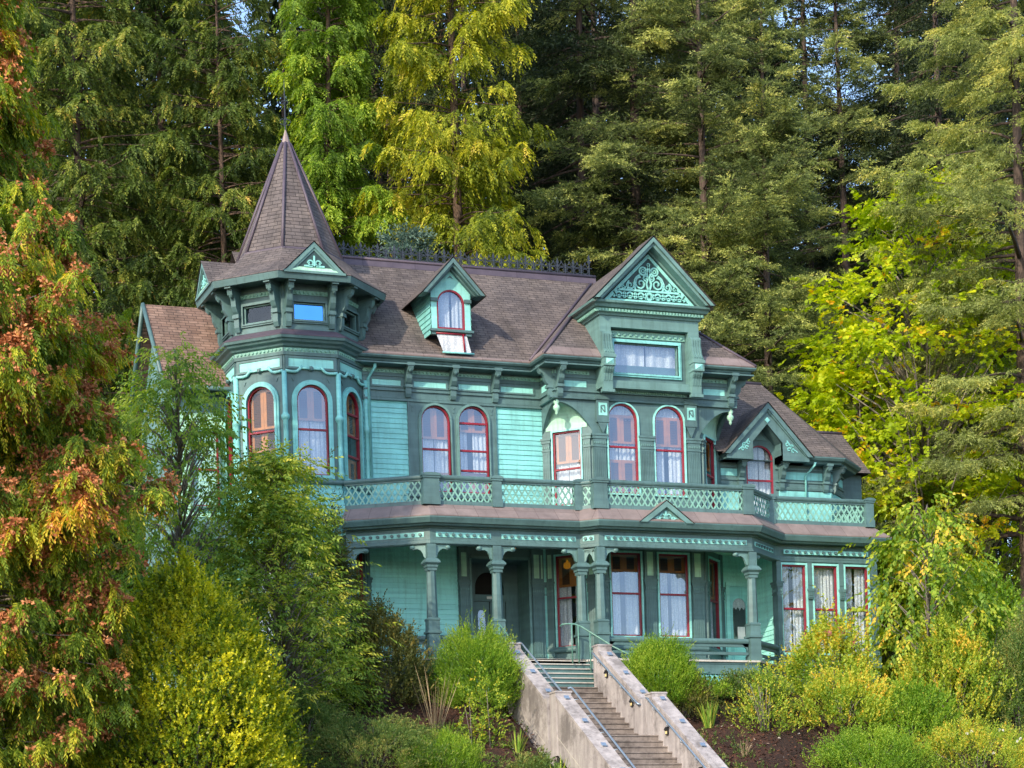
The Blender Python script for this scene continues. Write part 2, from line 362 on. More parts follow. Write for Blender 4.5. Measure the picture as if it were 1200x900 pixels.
# ---- walls with openings -------------------------------------------------
def panel(mb, s0, s1, z0, z1, ops, d=0.0, reveal=.14):
    "flat wall face at depth d with real openings (a, b, zb, zt, arch)"
    cuts = {s0, s1}
    for a, b, zb, zt, ar in ops:
        cuts |= {a, b}
        if ar:
            for i in range(1, 14): cuts.add((a + b) / 2 - (b - a) / 2 * cos(pi * i / 14))
    cs = sorted(cuts)
    def top(o, s):
        a, b, zb, zt, ar = o
        if not ar: return zt
        r_ = (b - a) / 2; return zt - r_ + sqrt(max(r_ * r_ - (s - (a + b) / 2) ** 2, 0))
    for sa, sb in zip(cs[:-1], cs[1:]):
        if sb - sa < 1e-6: continue
        mid = (sa + sb) / 2; segs = sorted([o for o in ops if o[0] < mid < o[1]], key=lambda o: o[2])
        la, lb = z0, z0
        for o in segs:
            if o[2] > z0 + 1e-6: mb.poly([(sa, d, la), (sb, d, lb), (sb, d, o[2]), (sa, d, o[2])])
            la, lb = top(o, sa), top(o, sb)
            mb.poly([(sa, d, la), (sb, d, lb), (sb, d - reveal, lb), (sa, d - reveal, la)])
        mb.poly([(sa, d, la), (sb, d, lb), (sb, d, z1), (sa, d, z1)])
    for a, b, zb, zt, ar in ops:
        zs = zt - (b - a) / 2 if ar else zt
        mb.poly([(a, d, zb), (b, d, zb), (b, d - reveal, zb), (a, d - reveal, zb)])
        mb.poly([(a, d, zb), (a, d, zs), (a, d - reveal, zs), (a, d - reveal, zb)])
        mb.poly([(b, d, zb), (b, d, zs), (b, d - reveal, zs), (b, d - reveal, zb)])
    return mb
def clapboards(mb, s0, s1, z0, z1, ops=(), h=.152, d=0.0):
    "horizontal boards, each leaning out at its lower edge"
    z = z0
    while z < z1 - 1e-4:
        zt = min(z + h, z1); iv = [(s0, s1)]
        for a, b, zb, ztt in ops:
            if zb < zt - .01 and ztt > z + .01:
                iv = [q for x0, x1 in iv for q in ((x0, min(x1, a)), (max(x0, b), x1)) if q[1] - q[0] > .01]
        for a, b in iv:
            mb.poly([(a, d + .026, z), (b, d + .026, z), (b, d + .004, zt), (a, d + .004, zt)])
            mb.poly([(a, d + .026, z), (b, d + .026, z), (b, d, z), (a, d, z)])
        z += h
    return mb
def outline(s0, s1, z0, z1, arch, ins=0.0, n=14):
    if not arch: return [(s0 + ins, z0 + ins), (s1 - ins, z0 + ins), (s1 - ins, z1 - ins), (s0 + ins, z1 - ins)]
    r_ = (s1 - s0) / 2; c_ = (s0 + s1) / 2; zs = z1 - r_; q = r_ - ins
    return [(s0 + ins, z0 + ins), (s1 - ins, z0 + ins)] + [(c_ + q * cos(pi * i / n), zs + q * sin(pi * i / n)) for i in range(n + 1)]
def ring(mb, o, i, d0, d1):
    n = len(o)
    for k in range(n):
        j = (k + 1) % n
        mb.poly([(o[k][0], d1, o[k][1]), (o[j][0], d1, o[j][1]), (i[j][0], d1, i[j][1]), (i[k][0], d1, i[k][1])])
        mb.poly([(i[k][0], d1, i[k][1]), (i[j][0], d1, i[j][1]), (i[j][0], d0, i[j][1]), (i[k][0], d0, i[k][1])])
        mb.poly([(o[k][0], d1, o[k][1]), (o[j][0], d1, o[j][1]), (o[j][0], d0, o[j][1]), (o[k][0], d0, o[k][1])])
    return mb
WIN = []
def window(fr, s0, s1, z0, z1, arch=False, mid=None, shut=(), curt=(), glass=None, casing=.075, cmat=None, d=0.0, label=None, sashw=.046, rails=(), sashmat=None):
    mb = MB(fr)
    o = outline(s0, s1, z0, z1, arch); i = outline(s0, s1, z0, z1, arch, sashw)
    ring(mb, o, i, d - .10, d - .01)
    for q in ([mid] if mid else []) + list(rails): mb.box(s0 + sashw, s1 - sashw, d - .08, d - .015, q - .028, q + .028)
    fr_o = H(mb, "window", sashmat or RED)
    if label: fr_o["label"] = label
    pm = MB(fr); pts = outline(s0, s1, z0, z1, arch, sashw * .6); pm.poly([(s, d - .06, z) for s, z in pts]); H(pm, "pane", glass or GLASS, fr_o)
    if casing:
        cm = MB(fr); oo = [(s, z) for s, z in outline(s0 - casing, s1 + casing, z0 - casing, z1 + casing, arch)]
        ring(cm, oo, o, d - .005, d + .055)
        if casing > .07: oo2 = outline(s0 - casing * .5, s1 + casing * .5, z0 - casing * .5, z1 + casing * .5, arch); ring(cm, oo2, o, d, d + .085)
        H(cm, "casing", cmat or MID, fr_o)
    for za, zb in shut:
        sm = MB(fr); lm = MB(fr); W = s1 - s0 - .06; a = s0 + .03; c_ = (s0 + s1) / 2
        for k in range(2):
            x0 = a + k * W / 2; x1 = x0 + W / 2 - .006
            sm.box(x0, x0 + W * .11, d - .17, d - .135, za, zb); sm.box(x1 - W * .11, x1, d - .17, d - .135, za, zb)
            sm.box(x0, x1, d - .17, d - .138, za, za + .07); sm.box(x0, x1, d - .17, d - .138, zb - .09, zb)
            z = za + .08
            while z < zb - .1:
                lm.poly([(x0 + W * .11, d - .145, z), (x1 - W * .11, d - .145, z), (x1 - W * .11, d - .168, z + .045), (x0 + W * .11, d - .168, z + .045)]); z += .05
        so = H(sm, "shutter", WOOD, fr_o); H(lm, "shutter_louvres", WOODD, fr_o)
    for za, zb in curt:
        cu = MB(fr); n = 40; ph = random.random() * 6; pts = []; gw_ = random.choice([.6, .8, 1.4, 2.2, 3.2]); gm_ = random.uniform(.44, .58)
        for k in range(n + 1):
            s = s0 - .02 + (s1 - s0 + .04) * k / n
            dd = d - .24 + .028 * sin(ph + k * 1.15) + .018 * sin(ph * 2 + k * .53)
            pts += [(s, dd, za), (s, dd * .6 + (d - .24) * .4, zb)]
        cu.loc(pts, [(2 * k, 2 * k + 2, 2 * k + 3, 2 * k + 1) for k in range(n) if not (abs(k - n * gm_) < gw_ and zb - za > .6)], True)
        H(cu, "curtain", LACE, fr_o)
    return fr_o
def scroll_bracket(mb, s, w, d0, z_top, h, dep):
    "S-shaped eaves bracket seen from the side, running down the wall"
    pr = [(d0, z_top), (d0 + dep, z_top), (d0 + dep, z_top - h * .13), (d0 + dep * .93, z_top - h * .22), (d0 + dep * .74, z_top - h * .24), (d0 + dep * .62, z_top - h * .33),
          (d0 + dep * .58, z_top - h * .45), (d0 + dep * .42, z_top - h * .56), (d0 + dep * .32, z_top - h * .6), (d0 + dep * .3, z_top - h * .9), (d0 + dep * .2, z_top - h), (d0, z_top - h)]
    mb.prism_dz(pr, s - w / 2, s + w / 2)
    mb.prism_dz([(d0 + dep * .25, z_top + .001), (d0 + dep * 1.06, z_top + .001), (d0 + dep * 1.06, z_top - h * .09), (d0 + dep * .25, z_top - h * .09)], s - w * .68, s + w * .68)
    mb.box(s - w * .66, s + w * .66, d0, d0 + dep * .42, z_top - h * .70, z_top - h * .62)
    mb.lathe(s, d0 + dep * .80, [(.001, z_top - h * .30), (w * .42, z_top - h * .24), (w * .42, z_top - h * .14)], 8)
def dentils(mb, s0, s1, z0, z1, d0, d1, pitch=.13):
    n = max(1, int((s1 - s0) / pitch)); p = (s1 - s0) / n
    for k in range(n): mb.box(s0 + (k + .22) * p, s0 + (k + .78) * p, d0, d1, z0, z1)
def balls(mb, s0, s1, z, r, d, pitch):
    n = max(1, int((s1 - s0) / pitch)); p = (s1 - s0) / n
    for k in range(n):
        c_ = s0 + (k + .5) * p
        mb.loc([(c_ + r * cos(a), d, z + r * sin(a)) for a in [i * pi / 3 for i in range(6)]] + [(c_ + r * .55 * cos(a), d + r * .8, z + r * .55 * sin(a)) for a in [i * pi / 3 for i in range(6)]],
               [(i, (i + 1) % 6, 6 + (i + 1) % 6, 6 + i) for i in range(6)] + [(6, 7, 8, 9, 10, 11)])

# ---- main walls ----------------------------------------------------------
YM = 3.10; YP = 1.95
FM = (-6.11, YM, 0.0)                       # main front: s = X + 6.11
X = lambda x: x + 6.11
PLl, PLL = along((-0.42, YM), (0.75, YP)); PF = (0.75, YP, 0.0); PRr, PRL = along((4.35, YP), (5.52, YM))
FRIEZE = 8.02

sid = MB(FM)
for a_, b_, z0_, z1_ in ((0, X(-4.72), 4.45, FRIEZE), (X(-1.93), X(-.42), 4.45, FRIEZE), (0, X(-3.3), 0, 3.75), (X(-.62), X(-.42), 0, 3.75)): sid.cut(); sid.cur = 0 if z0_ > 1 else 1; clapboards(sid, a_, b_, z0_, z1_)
H(sid, "wall_siding", [AQUA, AQUA_LIFT])
# first-floor window bay of the main front
m1 = MB(FM); ops = [(X(-4.33), X(-3.41), 5.33, 7.92, True), (X(-3.14), X(-2.19), 5.33, 7.96, True)]
panel(m1, X(-4.72), X(-1.93), 4.45, FRIEZE, ops, .05, .3)
m1.box(X(-4.72), X(-1.93), 0, .05, 4.45, 4.46)
m1.box(X(-4.735), X(-4.68), .0, .075, 4.45, FRIEZE); m1.box(X(-1.97), X(-1.915), .0, .075, 4.45, FRIEZE)
for xx in (-4.58, -3.275, -2.06): m1.prism_sz([(X(xx) - .05, 7.9), (X(xx) + .05, 7.9), (X(xx), 7.82)], .05, .07); m1.box(X(xx) - .03, X(xx) + .03, .05, .066, 7.72, 7.8)
m1.box(X(-4.8), X(-1.85), .04, .12, 5.16, 5.25)
H(m1, "window_bay_panel", DARK)
window(FM, X(-4.33), X(-3.41), 5.33, 7.92, True, 6.62, shut=[(6.95, 7.95), (5.3, 5.95)], curt=[(5.9, 6.95)], d=.05, cmat=MID)
window(FM, X(-3.14), X(-2.19), 5.33, 7.96, True, 6.62, shut=[(7.2, 7.97), (5.3, 5.98)], curt=[(5.95, 7.25)], d=.05, cmat=MID, rails=(7.45, 6.02))

# main frieze with panels, brackets, dentils
fz = MB(FM); fz.box(0, X(-.42), .0, .05, FRIEZE, 9.2); fz.box(0, X(-.42), .05, .09, 8.0, 8.07); fz.box(0, X(-.42), .05, .10, 8.29, 8.34); fz.box(0, X(-.42), .05, .08, 8.72, 8.78)
fz.box(0, X(-.42), .05, .075, 8.08, 8.13)
bx = [-4.72, -3.3, -1.95]; edges = [-6.02] + bx + [-.5]
ps = MB(FM)
for a, b in zip(edges[:-1], edges[1:]):
    ps.cut(); ps.box(X(a) + .2, X(b) - .2, .05, .058, 8.45, 8.62)
    ring(fz, [(X(a) + .15, 8.40), (X(b) - .15, 8.40), (X(b) - .15, 8.67), (X(a) + .15, 8.67)], [(X(a) + .2, 8.45), (X(b) - .2, 8.45), (X(b) - .2, 8.62), (X(a) + .2, 8.62)], .04, .085)
H(fz, "frieze", DARK); H(ps, "frieze_panels", AQUAL)
for xx in bx:
    bm_ = MB(FM); scroll_bracket(bm_, X(xx), .17, .06, 9.06, .95, .42); H(bm_, "eaves_bracket", DARK)
dn = MB(FM); balls(dn, .1, X(-.5), 8.88, .036, .07, .115); dn.box(0, X(-.42), .05, .068, 8.83, 8.93)
H(dn, "dentil_course", DENT)

# eaves cornice right round main front and pavilion
EAVES = [[(-6.45, YM), (-.42, YM), (-.42, YP), (.90, YP)], [(4.22, YP), (5.52, YP), (5.52, 9.4)]]
co_ = MB(); 
CP = [(0, 9.04), (.34, 9.04), (.36, 9.08), (.42, 9.08), (.44, 9.13), (.52, 9.15), (.56, 9.2), (.56, 9.235), (0, 9.235)]
[co_.sweep(e_, CP) for e_ in EAVES]; H(co_, "eaves_cornice", DARK)
cs_ = MB(); [cs_.sweep(e_, [(.05, 9.037), (.05, 8.99), (.50, 8.995), (.50, 9.037)]) for e_ in EAVES]; H(cs_, "eaves_soffit", DARK)
cg = MB(); [cg.sweep(e_, [(.56, 9.24), (.57, 9.275), (.28, 9.56), (.25, 9.53)]) for e_ in EAVES]; H(cg, "copper_eaves_strip", COPPER)

# ---- main roof -----------------------------------------------------------
RZ = 13.0; RY = 6.0
ev = YM - .56
rf = MB()
vy = ev + (12.75 - 9.28) / 1.1
# front slope with the valley to the pavilion roof and a hole-free run behind the dormer
k = (RZ - 9.28) / (RY - ev)
zf = lambda y: 9.28 + (y - ev) * k
rf.wpoly([(-9.2, ev, 9.28), (-.95, ev, 9.28), (2.55, ev + (12.75 - 9.28) / k, 12.75), (2.62, RY, RZ), (-9.2, RY, RZ)])
rf.wpoly([(-9.2, RY, RZ), (2.62, RY, RZ), (2.62 + .1, RY + .1, RZ - .1), (6.1, 9.5, 9.28), (-9.2, 9.5, 9.28)])
rf.wpoly([(2.62, RY, RZ), (2.55, 5.7, 12.80), (2.72, 6.1, 12.9)])
H(rf, "main_roof", SHIN)
pr = MB(); PXc = 2.55
gz_ = 12.78
def ppl(x, y): return (x, y, gz_ - abs(x - PXc))
xe = 3.52
pr.wpoly([ppl(PXc, 1.0), ppl(PXc - 1.95, 1.0), ppl(PXc - 1.95, 2.95), ppl(PXc - xe, 1.38), ppl(PXc - xe, ev + .02), ppl(PXc, ev + (12.78 - 9.26) / k)])
pr.wpoly([ppl(PXc, 1.0), ppl(PXc + 1.95, 1.0), ppl(PXc + 1.95, 2.95), ppl(PXc + xe, 1.38), ppl(PXc + xe, 9.5), (PXc, 6.0, 12.78)])
H(pr, "pavilion_roof", SHIN)
sk = MB()
for sg in (-1, 1):
    sk.cut(); sk.wpoly([(PXc + sg * xe, 1.38, 9.26), (PXc + sg * 1.6, 1.38, 9.26), (PXc + sg * 1.6, 2.95, 10.83), (PXc + sg * 1.95, 2.95, 10.83)])
H(sk, "pavilion_roof_skirt", SHIN)
vl = MB(); vl.tube([(-.95, ev, 9.34), (2.5, ev + (12.78 - 9.26) / k - .05, 12.80)], .045, 5, True)
for sg in (-1, 1): vl.cut(); vl.tube([(PXc + sg * xe, 1.38, 9.28), (PXc + sg * 1.95, 2.95, 10.85)], .05, 5, True)
H(vl, "valley_flashing", COPPERD)
rc = MB(); rc.raw([(-7.4, RY - .16, RZ - .16), (2.72, RY - .16, RZ - .16), (2.72, RY - .13, RZ + .06), (-7.4, RY - .13, RZ + .06), (-7.4, RY + .2, RZ + .06), (2.72, RY + .2, RZ + .06)], [(0, 1, 2, 3), (3, 2, 5, 4)])
rc.tube([(-7.4, RY - .12, RZ + .07), (2.72, RY - .12, RZ + .07)], .05, 6, True)
H(rc, "ridge_cap", COPPERD)
# iron cresting along the ridge
ic = MB((-7.4, RY, 0)); L = 10.05; n = 37
ic.box(0, L, -.012, .012, RZ + .14, RZ + .165); ic.box(0, L, -.012, .012, RZ + .36, RZ + .38)
for i in range(n):
    s = .1 + (L - .2) * i / (n - 1); tall = (i % 2 == 0); hh = .63 if tall else .5
    if i == n - 1: hh = .82
    ic.box(s - .016, s + .016, -.014, .014, RZ + .05, RZ + hh - .1)
    ic.prism_sz([(s - .05, RZ + hh - .15), (s, RZ + hh - .21), (s + .05, RZ + hh - .15), (s, RZ + hh)], -.012, .012)
    ic.prism_sz([(s - .085, RZ + hh - .22), (s - .03, RZ + hh - .3), (s, RZ + hh - .26), (s + .03, RZ + hh - .3), (s + .085, RZ + hh - .22), (s, RZ + hh - .2)], -.01, .01)
    if i < n - 1:
        p = (L - .2) / (n - 1); c_ = s + p / 2
        ic.ribbon([(c_ + .10 * cos(a), RZ + .26 + .085 * sin(a)) for a in [j * pi / 5 for j in range(11)]], .022, -.01, .01)
        ic.ribbon([(c_ - .09, RZ + .40), (c_ - .02, RZ + .47), (c_, RZ + .56)], .022, -.01, .01); ic.ribbon([(c_ + .09, RZ + .40), (c_ + .02, RZ + .47), (c_, RZ + .56)], .022, -.01, .01)
H(ic, "roof_cresting", IRON)

# ---- pavilion: lower and first floor bay ---------------------------------
def bay_floor(z0, z1, zw, front, side, label):
    "front with two openings, chamfers with one each; zw=(bottom, top, arch)"
    for fr, L_, ops in ((PLl, PLL, side), (PF, 3.6, front), (PRr, PRL, side)):
        q = MB(fr); panel(q, 0, L_, z0, z1, ops, 0, .3); H(q, "pavilion_wall", DARK)
# ground floor
gw = [(.47, 1.46, .97, 3.5, False), (2.06, 3.05, .97, 3.5, False)]
gs = [(.33, 1.30, .70, 3.48, False)]
bay_floor(0, 3.76, None, gw, gs, "")
for a, b, z0, z1, ar in gw: window(PF, a, b, z0, z1, False, 2.27, shut=[(2.95, 3.5)], curt=[(.95, 2.98)], cmat=AQUAL, casing=.055)
window(PLl, .33, 1.30, .70, 3.48, False, 2.2, shut=[(2.55, 3.48)], curt=[(.7, 2.6)], glass=GLASSD, cmat=AQUAL, casing=.055)
window(PRr, .33, 1.30, .70, 3.48, False, 2.2, shut=[(2.3, 3.48)], curt=[(.7, 2.3)], glass=GLASSD, cmat=AQUAL, casing=.055)
def pilaster(name, fr, sc, wd, z0, z1, d=0.0, zc=None, mat=DARK, dep=.07, panel_mat=None):
    q = MB(fr); zc = zc or z1 - 1.2
    q.box(sc - wd / 2, sc + wd / 2, d, d + dep, z0, zc - .28)
    q.box(sc - wd / 2 - .03, sc + wd / 2 + .03, d, d + dep + .03, zc - .06, zc + .03); q.box(sc - wd / 2 - .05, sc + wd / 2 + .05, d, d + dep + .05, zc + .03, zc + .09)
    q.box(sc - wd / 2, sc + wd / 2, d, d + dep + .01, zc - .28, zc - .06)
    q.box(sc - wd / 2 - .02, sc + wd / 2 + .02, d, d + dep + .02, zc - .31, zc - .27)
    q.box(sc - wd / 2, sc + wd / 2, d, d + dep * .8, zc + .09, z1)
    n = max(3, int(wd / .055))
    for i in range(n): q.box(sc - wd / 2 + (i + .25) * wd / n, sc - wd / 2 + (i + .75) * wd / n, d + dep, d + dep + .014, z0 + .55, zc - .36)
    q.box(sc - wd / 2 - .03, sc + wd / 2 + .03, d, d + dep + .03, z0, z0 + .32)
    o = H(q, name, mat)
    q2 = MB(fr); dentils(q2, sc - wd / 2, sc + wd / 2, zc - .22, zc - .15, d + dep + .01, d + dep + .03, .055); dentils(q2, sc - wd / 2, sc + wd / 2, z0 + .42, z0 + .5, d + dep, d + dep + .018, .05); H(q2, "pilaster_beading", MID, o)
    if panel_mat:
        q3 = MB(fr); q3.box(sc - wd * .28, sc + wd * .28, d + dep * .8, d + dep * .8 + .012, zc + .2, z1 - .18); H(q3, "pilaster_panel", panel_mat, o)
    return o
for sc, wd in ((.2, .34), (1.76, .36), (3.36, .38)): pilaster("pilaster", PF, sc, wd, .0, 3.72, panel_mat=PALE, zc=2.62)
pilaster("pilaster", PLl, .14, .22, 0, 3.72, panel_mat=PALE, zc=2.62); pilaster("pilaster", PLl, 1.49, .22, 0, 3.72, panel_mat=PALE, zc=2.62)
pilaster("pilaster", PRr, .14, .22, 0, 3.72, zc=2.62); pilaster("pilaster", PRr, 1.49, .22, 0, 3.72, zc=2.62)
pilaster("pilaster", FM, X(-.62), .2, 0, 3.72, panel_mat=PALE, zc=2.62)
bs = MB()
bs.sweep([(-.42, YM), (.75, YP), (4.35, YP), (5.52, YM)], [(.0, .55), (.10, .55), (.12, .6), (.10, .66), (.05, .72), (0, .72)])
bs.sweep([(-.42, YM), (.75, YP), (4.35, YP), (5.52, YM)], [(.0, .0), (.08, .0), (.08, .3), (.04, .34), (0, .34)])
H(bs, "bay_plinth", DARK)
# first floor bay
fw = [(.52, 1.50, 5.30, 8.03, True), (2.07, 3.05, 5.30, 8.03, True)]
fs = [(.36, 1.27, 5.0, 7.24, False)]
bay_floor(4.45, 8.4, None, fw, fs, "")
window(PF, .52, 1.50, 5.30, 8.03, True, 6.72, shut=[(6.85, 7.72), (5.3, 6.35)], curt=[(7.6, 8.1), (6.3, 6.9)], cmat=AQUAL, casing=.05)
window(PF, 2.07, 3.05, 5.30, 8.03, True, 6.68, shut=[(6.82, 7.72)], curt=[(7.6, 8.1), (5.2, 6.86)], cmat=AQUAL, casing=.05)
window(PLl, .36, 1.27, 5.0, 7.24, False, 6.1, shut=[(6.3, 7.22)], curt=[(5.0, 6.4)], glass=GLASSD, cmat=AQUAL, casing=.05)
window(PRr, .36, 1.27, 5.0, 7.24, False, 6.1, shut=[(6.3, 7.22)], curt=[(5.0, 6.1)], glass=GLASSD, cmat=AQUAL, casing=.05)
for sc, wd in ((.22, .42), (1.78, .44), (3.36, .42)): pilaster("pilaster", PF, sc, wd, 4.45, 7.05, zc=6.98)
pilaster("pilaster", PLl, .15, .24, 4.45, 7.05, zc=6.98); pilaster("pilaster", PLl, 1.49, .22, 4.45, 7.05, zc=6.98)
pilaster("pilaster", PRr, .14, .22, 4.45, 7.05, zc=6.98); pilaster("pilaster", PRr, 1.5, .22, 4.45, 7.05, zc=6.98)
# corner hoods: arched boards that square the bay off under the eaves, pale coved back, hanging pendants
for sg in (-1, 1):
    xa, xb = (-.42, .75) if sg < 0 else (4.35, 5.52)
    hd = MB()
    def arch_board(fr, L_, free):
        "quarter arch: stands on the pilaster at one end and rises to the free corner with the pendant"
        hd.at(fr); top = 8.1; N = 14
        q_ = [(i / N, 7.18 + .80 * sin(pi / 2 * min(i / N * 1.12, 1)) ** .8) for i in range(N + 1)]
        if free == 0: q_ = [(1 - a_, b_) for a_, b_ in q_][::-1]
        pts = [(a_ * L_, b_) for a_, b_ in q_]
        for (s1_, z1_), (s2_, z2_) in zip(pts[:-1], pts[1:]):
            hd.poly([(s1_, 0, z1_), (s2_, 0, z2_), (s2_, 0, top), (s1_, 0, top)]); hd.poly([(s1_, 0, z1_), (s2_, 0, z2_), (s2_, -.12, z2_), (s1_, -.12, z1_)])
            hd.poly([(s1_, -.12, z1_), (s2_, -.12, z2_), (s2_, -.12, top), (s1_, -.12, top)])
    if sg < 0:
        arch_board((xa, YP, 0), 1.17, 0); fr2, L2 = along((xa, YM), (xa, YP)); arch_board(fr2, L2, 1)
    else:
        arch_board((xa, YP, 0), 1.17, 1); fr2, L2 = along((xb, YP), (xb, YM)); arch_board(fr2, L2, 0)
    H(hd, "corner_hood", DARK)
    cv = MB((0, 0, 0)); fr3 = PLl if sg < 0 else PRr
    cv.at(fr3)
    for i in range(8):
        a0, a1 = pi / 2 * i / 8, pi / 2 * (i + 1) / 8
        w0, w1 = .30 * (1 - cos(a0)), .30 * (1 - cos(a1)); cv.poly([(.14 + w0, .02 + .36 * (1 - cos(a0)), 7.3 + .72 * sin(a0)), (1.49 - w0, .02 + .36 * (1 - cos(a0)), 7.3 + .72 * sin(a0)), (1.49 - w1, .02 + .36 * (1 - cos(a1)), 7.3 + .72 * sin(a1)), (.14 + w1, .02 + .36 * (1 - cos(a1)), 7.3 + .72 * sin(a1))])
    H(cv, "hood_cove", PALE)
    pn = MB(); pn.lathe(xa + .07 if sg < 0 else xb - .07, -(YP + .07), [(.05, 8.12), (.075, 8.06), (.10, 7.98), (.05, 7.92), (.105, 7.85), (.11, 7.78), (.04, 7.70), (.05, 7.64), (.01, 7.58)], 10)
    # shift to a world-aligned frame: d runs towards the viewer
    H(pn, "hood_pendant", PALE)
# squared frieze above the hoods
pz = MB(); PFR = [(-.42, YM), (-.42, YP), (5.52, YP), (5.52, 9.4)]
pz.sweep(PFR, [(0, 8.1), (.03, 8.1), (.03, 9.2), (-.1, 9.2), (-.1, 8.1)]); pz.sweep(PFR, [(.03, 8.06), (.09, 8.08), (.09, 8.13), (.03, 8.16)]); pz.sweep(PFR, [(.03, 8.29), (.08, 8.30), (.08, 8.34), (.03, 8.35)]); pz.sweep(PFR, [(.03, 8.72), (.06, 8.72), (.06, 8.78), (.03, 8.78)])
H(pz, "pavilion_frieze", DARK)
pp = MB(); FPF = (-.42, YP, 0); FPL, LPL = along((-.42, YM), (-.42, YP)); FPR, LPR = along((5.52, YP), (5.52, YM + 1))
pp.at(FPF); pp.box(.30, 1.02, .03, .04, 8.45, 8.63); pp.cut(); pp.box(4.92, 5.64, .03, .04, 8.45, 8.63); pp.cut(); pp.at(FPL); pp.box(.18, .95, .03, .04, 8.45, 8.63); pp.cut(); pp.at(FPR); pp.box(.25, 1.6, .03, .04, 8.45, 8.63)
H(pp, "pavilion_frieze_panels", AQUAL)
pd = MB(FPF); balls(pd, .05, 1.1, 8.88, .036, .05, .115); pd.box(0, 1.12, .03, .05, 8.83, 8.93); pd.cut(); pd.box(4.8, 5.94, .03, .05, 8.83, 8.93); balls(pd, 4.8, 5.9, 8.88, .036, .05, .115); pd.cut(); pd.at(FPL); pd.box(.0, 1.13, .03, .05, 8.83, 8.93); balls(pd, .1, 1.1, 8.88, .036, .05, .115); H(pd, "dentil_course", DENT)
for fr, s in ((FPF, .12), (FPF, 5.82), (FPL, LPL - .12), (FPR, .12), (FPR, 1.9)):
    q = MB(fr); scroll_bracket(q, s, .17, .03, 9.06, .95, .46); H(q, "eaves_bracket", DARK)

# ---- pavilion gable ------------------------------------------------------
GY = 1.50; FG = (.92, GY, 0); GW = 3.28; gc = GW / 2
g = MB(FG)
panel(g, 0, GW, 8.42, 10.56, [(.36, GW - .36, 8.62, 10.22, False)], 0, .24)

for s in (0, GW): g.poly([(s, 0, 8.42), (s, -1.6, 8.42), (s, -1.6, 10.9), (s, 0, 10.9)])
g.box(.0, GW, -.44, -.002, 8.39, 8.418)
H(g, "gable_wall", MID)
gr = MB((.92, GY + .24, 0)); panel(gr, .36, GW - .36, 8.62, 10.22, [(.52, GW - .62, 8.9, 9.83, False)], 0, .2); gr.box(.36, GW - .36, 0, .05, 8.62, 8.68)
H(gr, "gable_recess_panel", DARK)
window((.92, GY + .24, 0), .52, GW - .62, 8.9, 9.83, False, None, curt=[(8.85, 9.9)], cmat=AQUA, casing=.10, sashmat=MID, sashw=.03, label="wide curtained attic window in the gable recess")
gd = MB(FG); balls(gd, .42, GW - .42, 10.07, .075, -.22, .185); gd.box(.38, GW - .38, -.238, -.2, 9.98, 10.17); H(gd, "gable_egg_course", DENT)
for s in (.17, GW - .17):
    q = MB(FG)
    q.prism_dz([(0, 10.05), (.10, 10.05), (.14, 9.98), (.14, 9.75), (.20, 9.5), (.30, 9.36), (.30, 9.30), (0, 9.30)], s - .17, s + .17)
    for i in range(4): q.prism_dz([(.10, 9.98), (.165, 9.96), (.165, 9.74), (.225, 9.5), (.32, 9.38), (.1, 9.38)], s - .145 + i * .08, s - .105 + i * .08)
    q.box(s - .2, s + .2, 0, .34, 9.22, 9.31); q.box(s - .18, s + .18, 0, .31, 8.98, 9.22)
    q.prism_dz([(0, 8.98), (.26, 8.98), (.24, 8.9), (.16, 8.78), (.12, 8.55), (.10, 8.3), (0, 8.3)], s - .16, s + .16)
    for i in range(4): q.prism_dz([(.1, 8.96), (.275, 8.96), (.25, 8.88), (.175, 8.77), (.14, 8.58), (.1, 8.5)], s - .14 + i * .08, s - .10 + i * .08)
    q.box(s - .2, s + .2, 0, .16, 8.22, 8.31)
    o = H(q, "gable_console", MID)
    q = MB(FG); q.loc([(s - .12, .312, 9.02), (s + .12, .312, 9.02), (s + .12, .312, 9.19), (s - .12, .312, 9.19), (s, .37, 9.105)], [(0, 1, 4), (1, 2, 4), (2, 3, 4), (3, 0, 4)]); H(q, "console_diamond", AQUAL, o)
    # drop panel with carved motif below the console, on the bay pilaster
    q = MB((.92, YP, 0)); q.box(s - .2, s + .2, .0, .10, 7.42, 8.2); q.box(s - .23, s + .23, .0, .14, 8.1, 8.2); q.prism_sz([(s - .16, 7.42), (s + .16, 7.42), (s + .06, 7.2), (s, 7.08), (s - .06, 7.2)], 0, .08)
    o = H(q, "console_drop", DARK)
    q = MB((.92, YP, 0)); q.box(s - .14, s + .14, .10, .112, 7.62, 8.0); H(q, "drop_panel", AQUAL, o)
    q = MB((.92, YP, 0)); q.ribbon([(s - .07, 7.7), (s - .07, 7.9), (s + .05, 7.92), (s + .06, 7.72)], .03, .112, .125); q.ribbon([(s - .06, 7.86), (s + .05, 7.72)], .03, .112, .125); H(q, "drop_motif", DARK, o)
# dentil string under the gable wall
q = MB((.92, YP, 0)); q.box(.3, GW - .3, 0, .12, 8.3, 8.42); q.box(.3, GW - .3, 0, .16, 8.40, 8.43); H(q, "gable_string_course", MID)
q = MB((.92, YP, 0)); q.box(.38, GW - .38, .11, .125, 8.325, 8.395); dentils(q, .4, GW - .4, 8.33, 8.39, .12, .16, .075); H(q, "dentil_course", DENT)
for a in (.42, GW - .42): pass
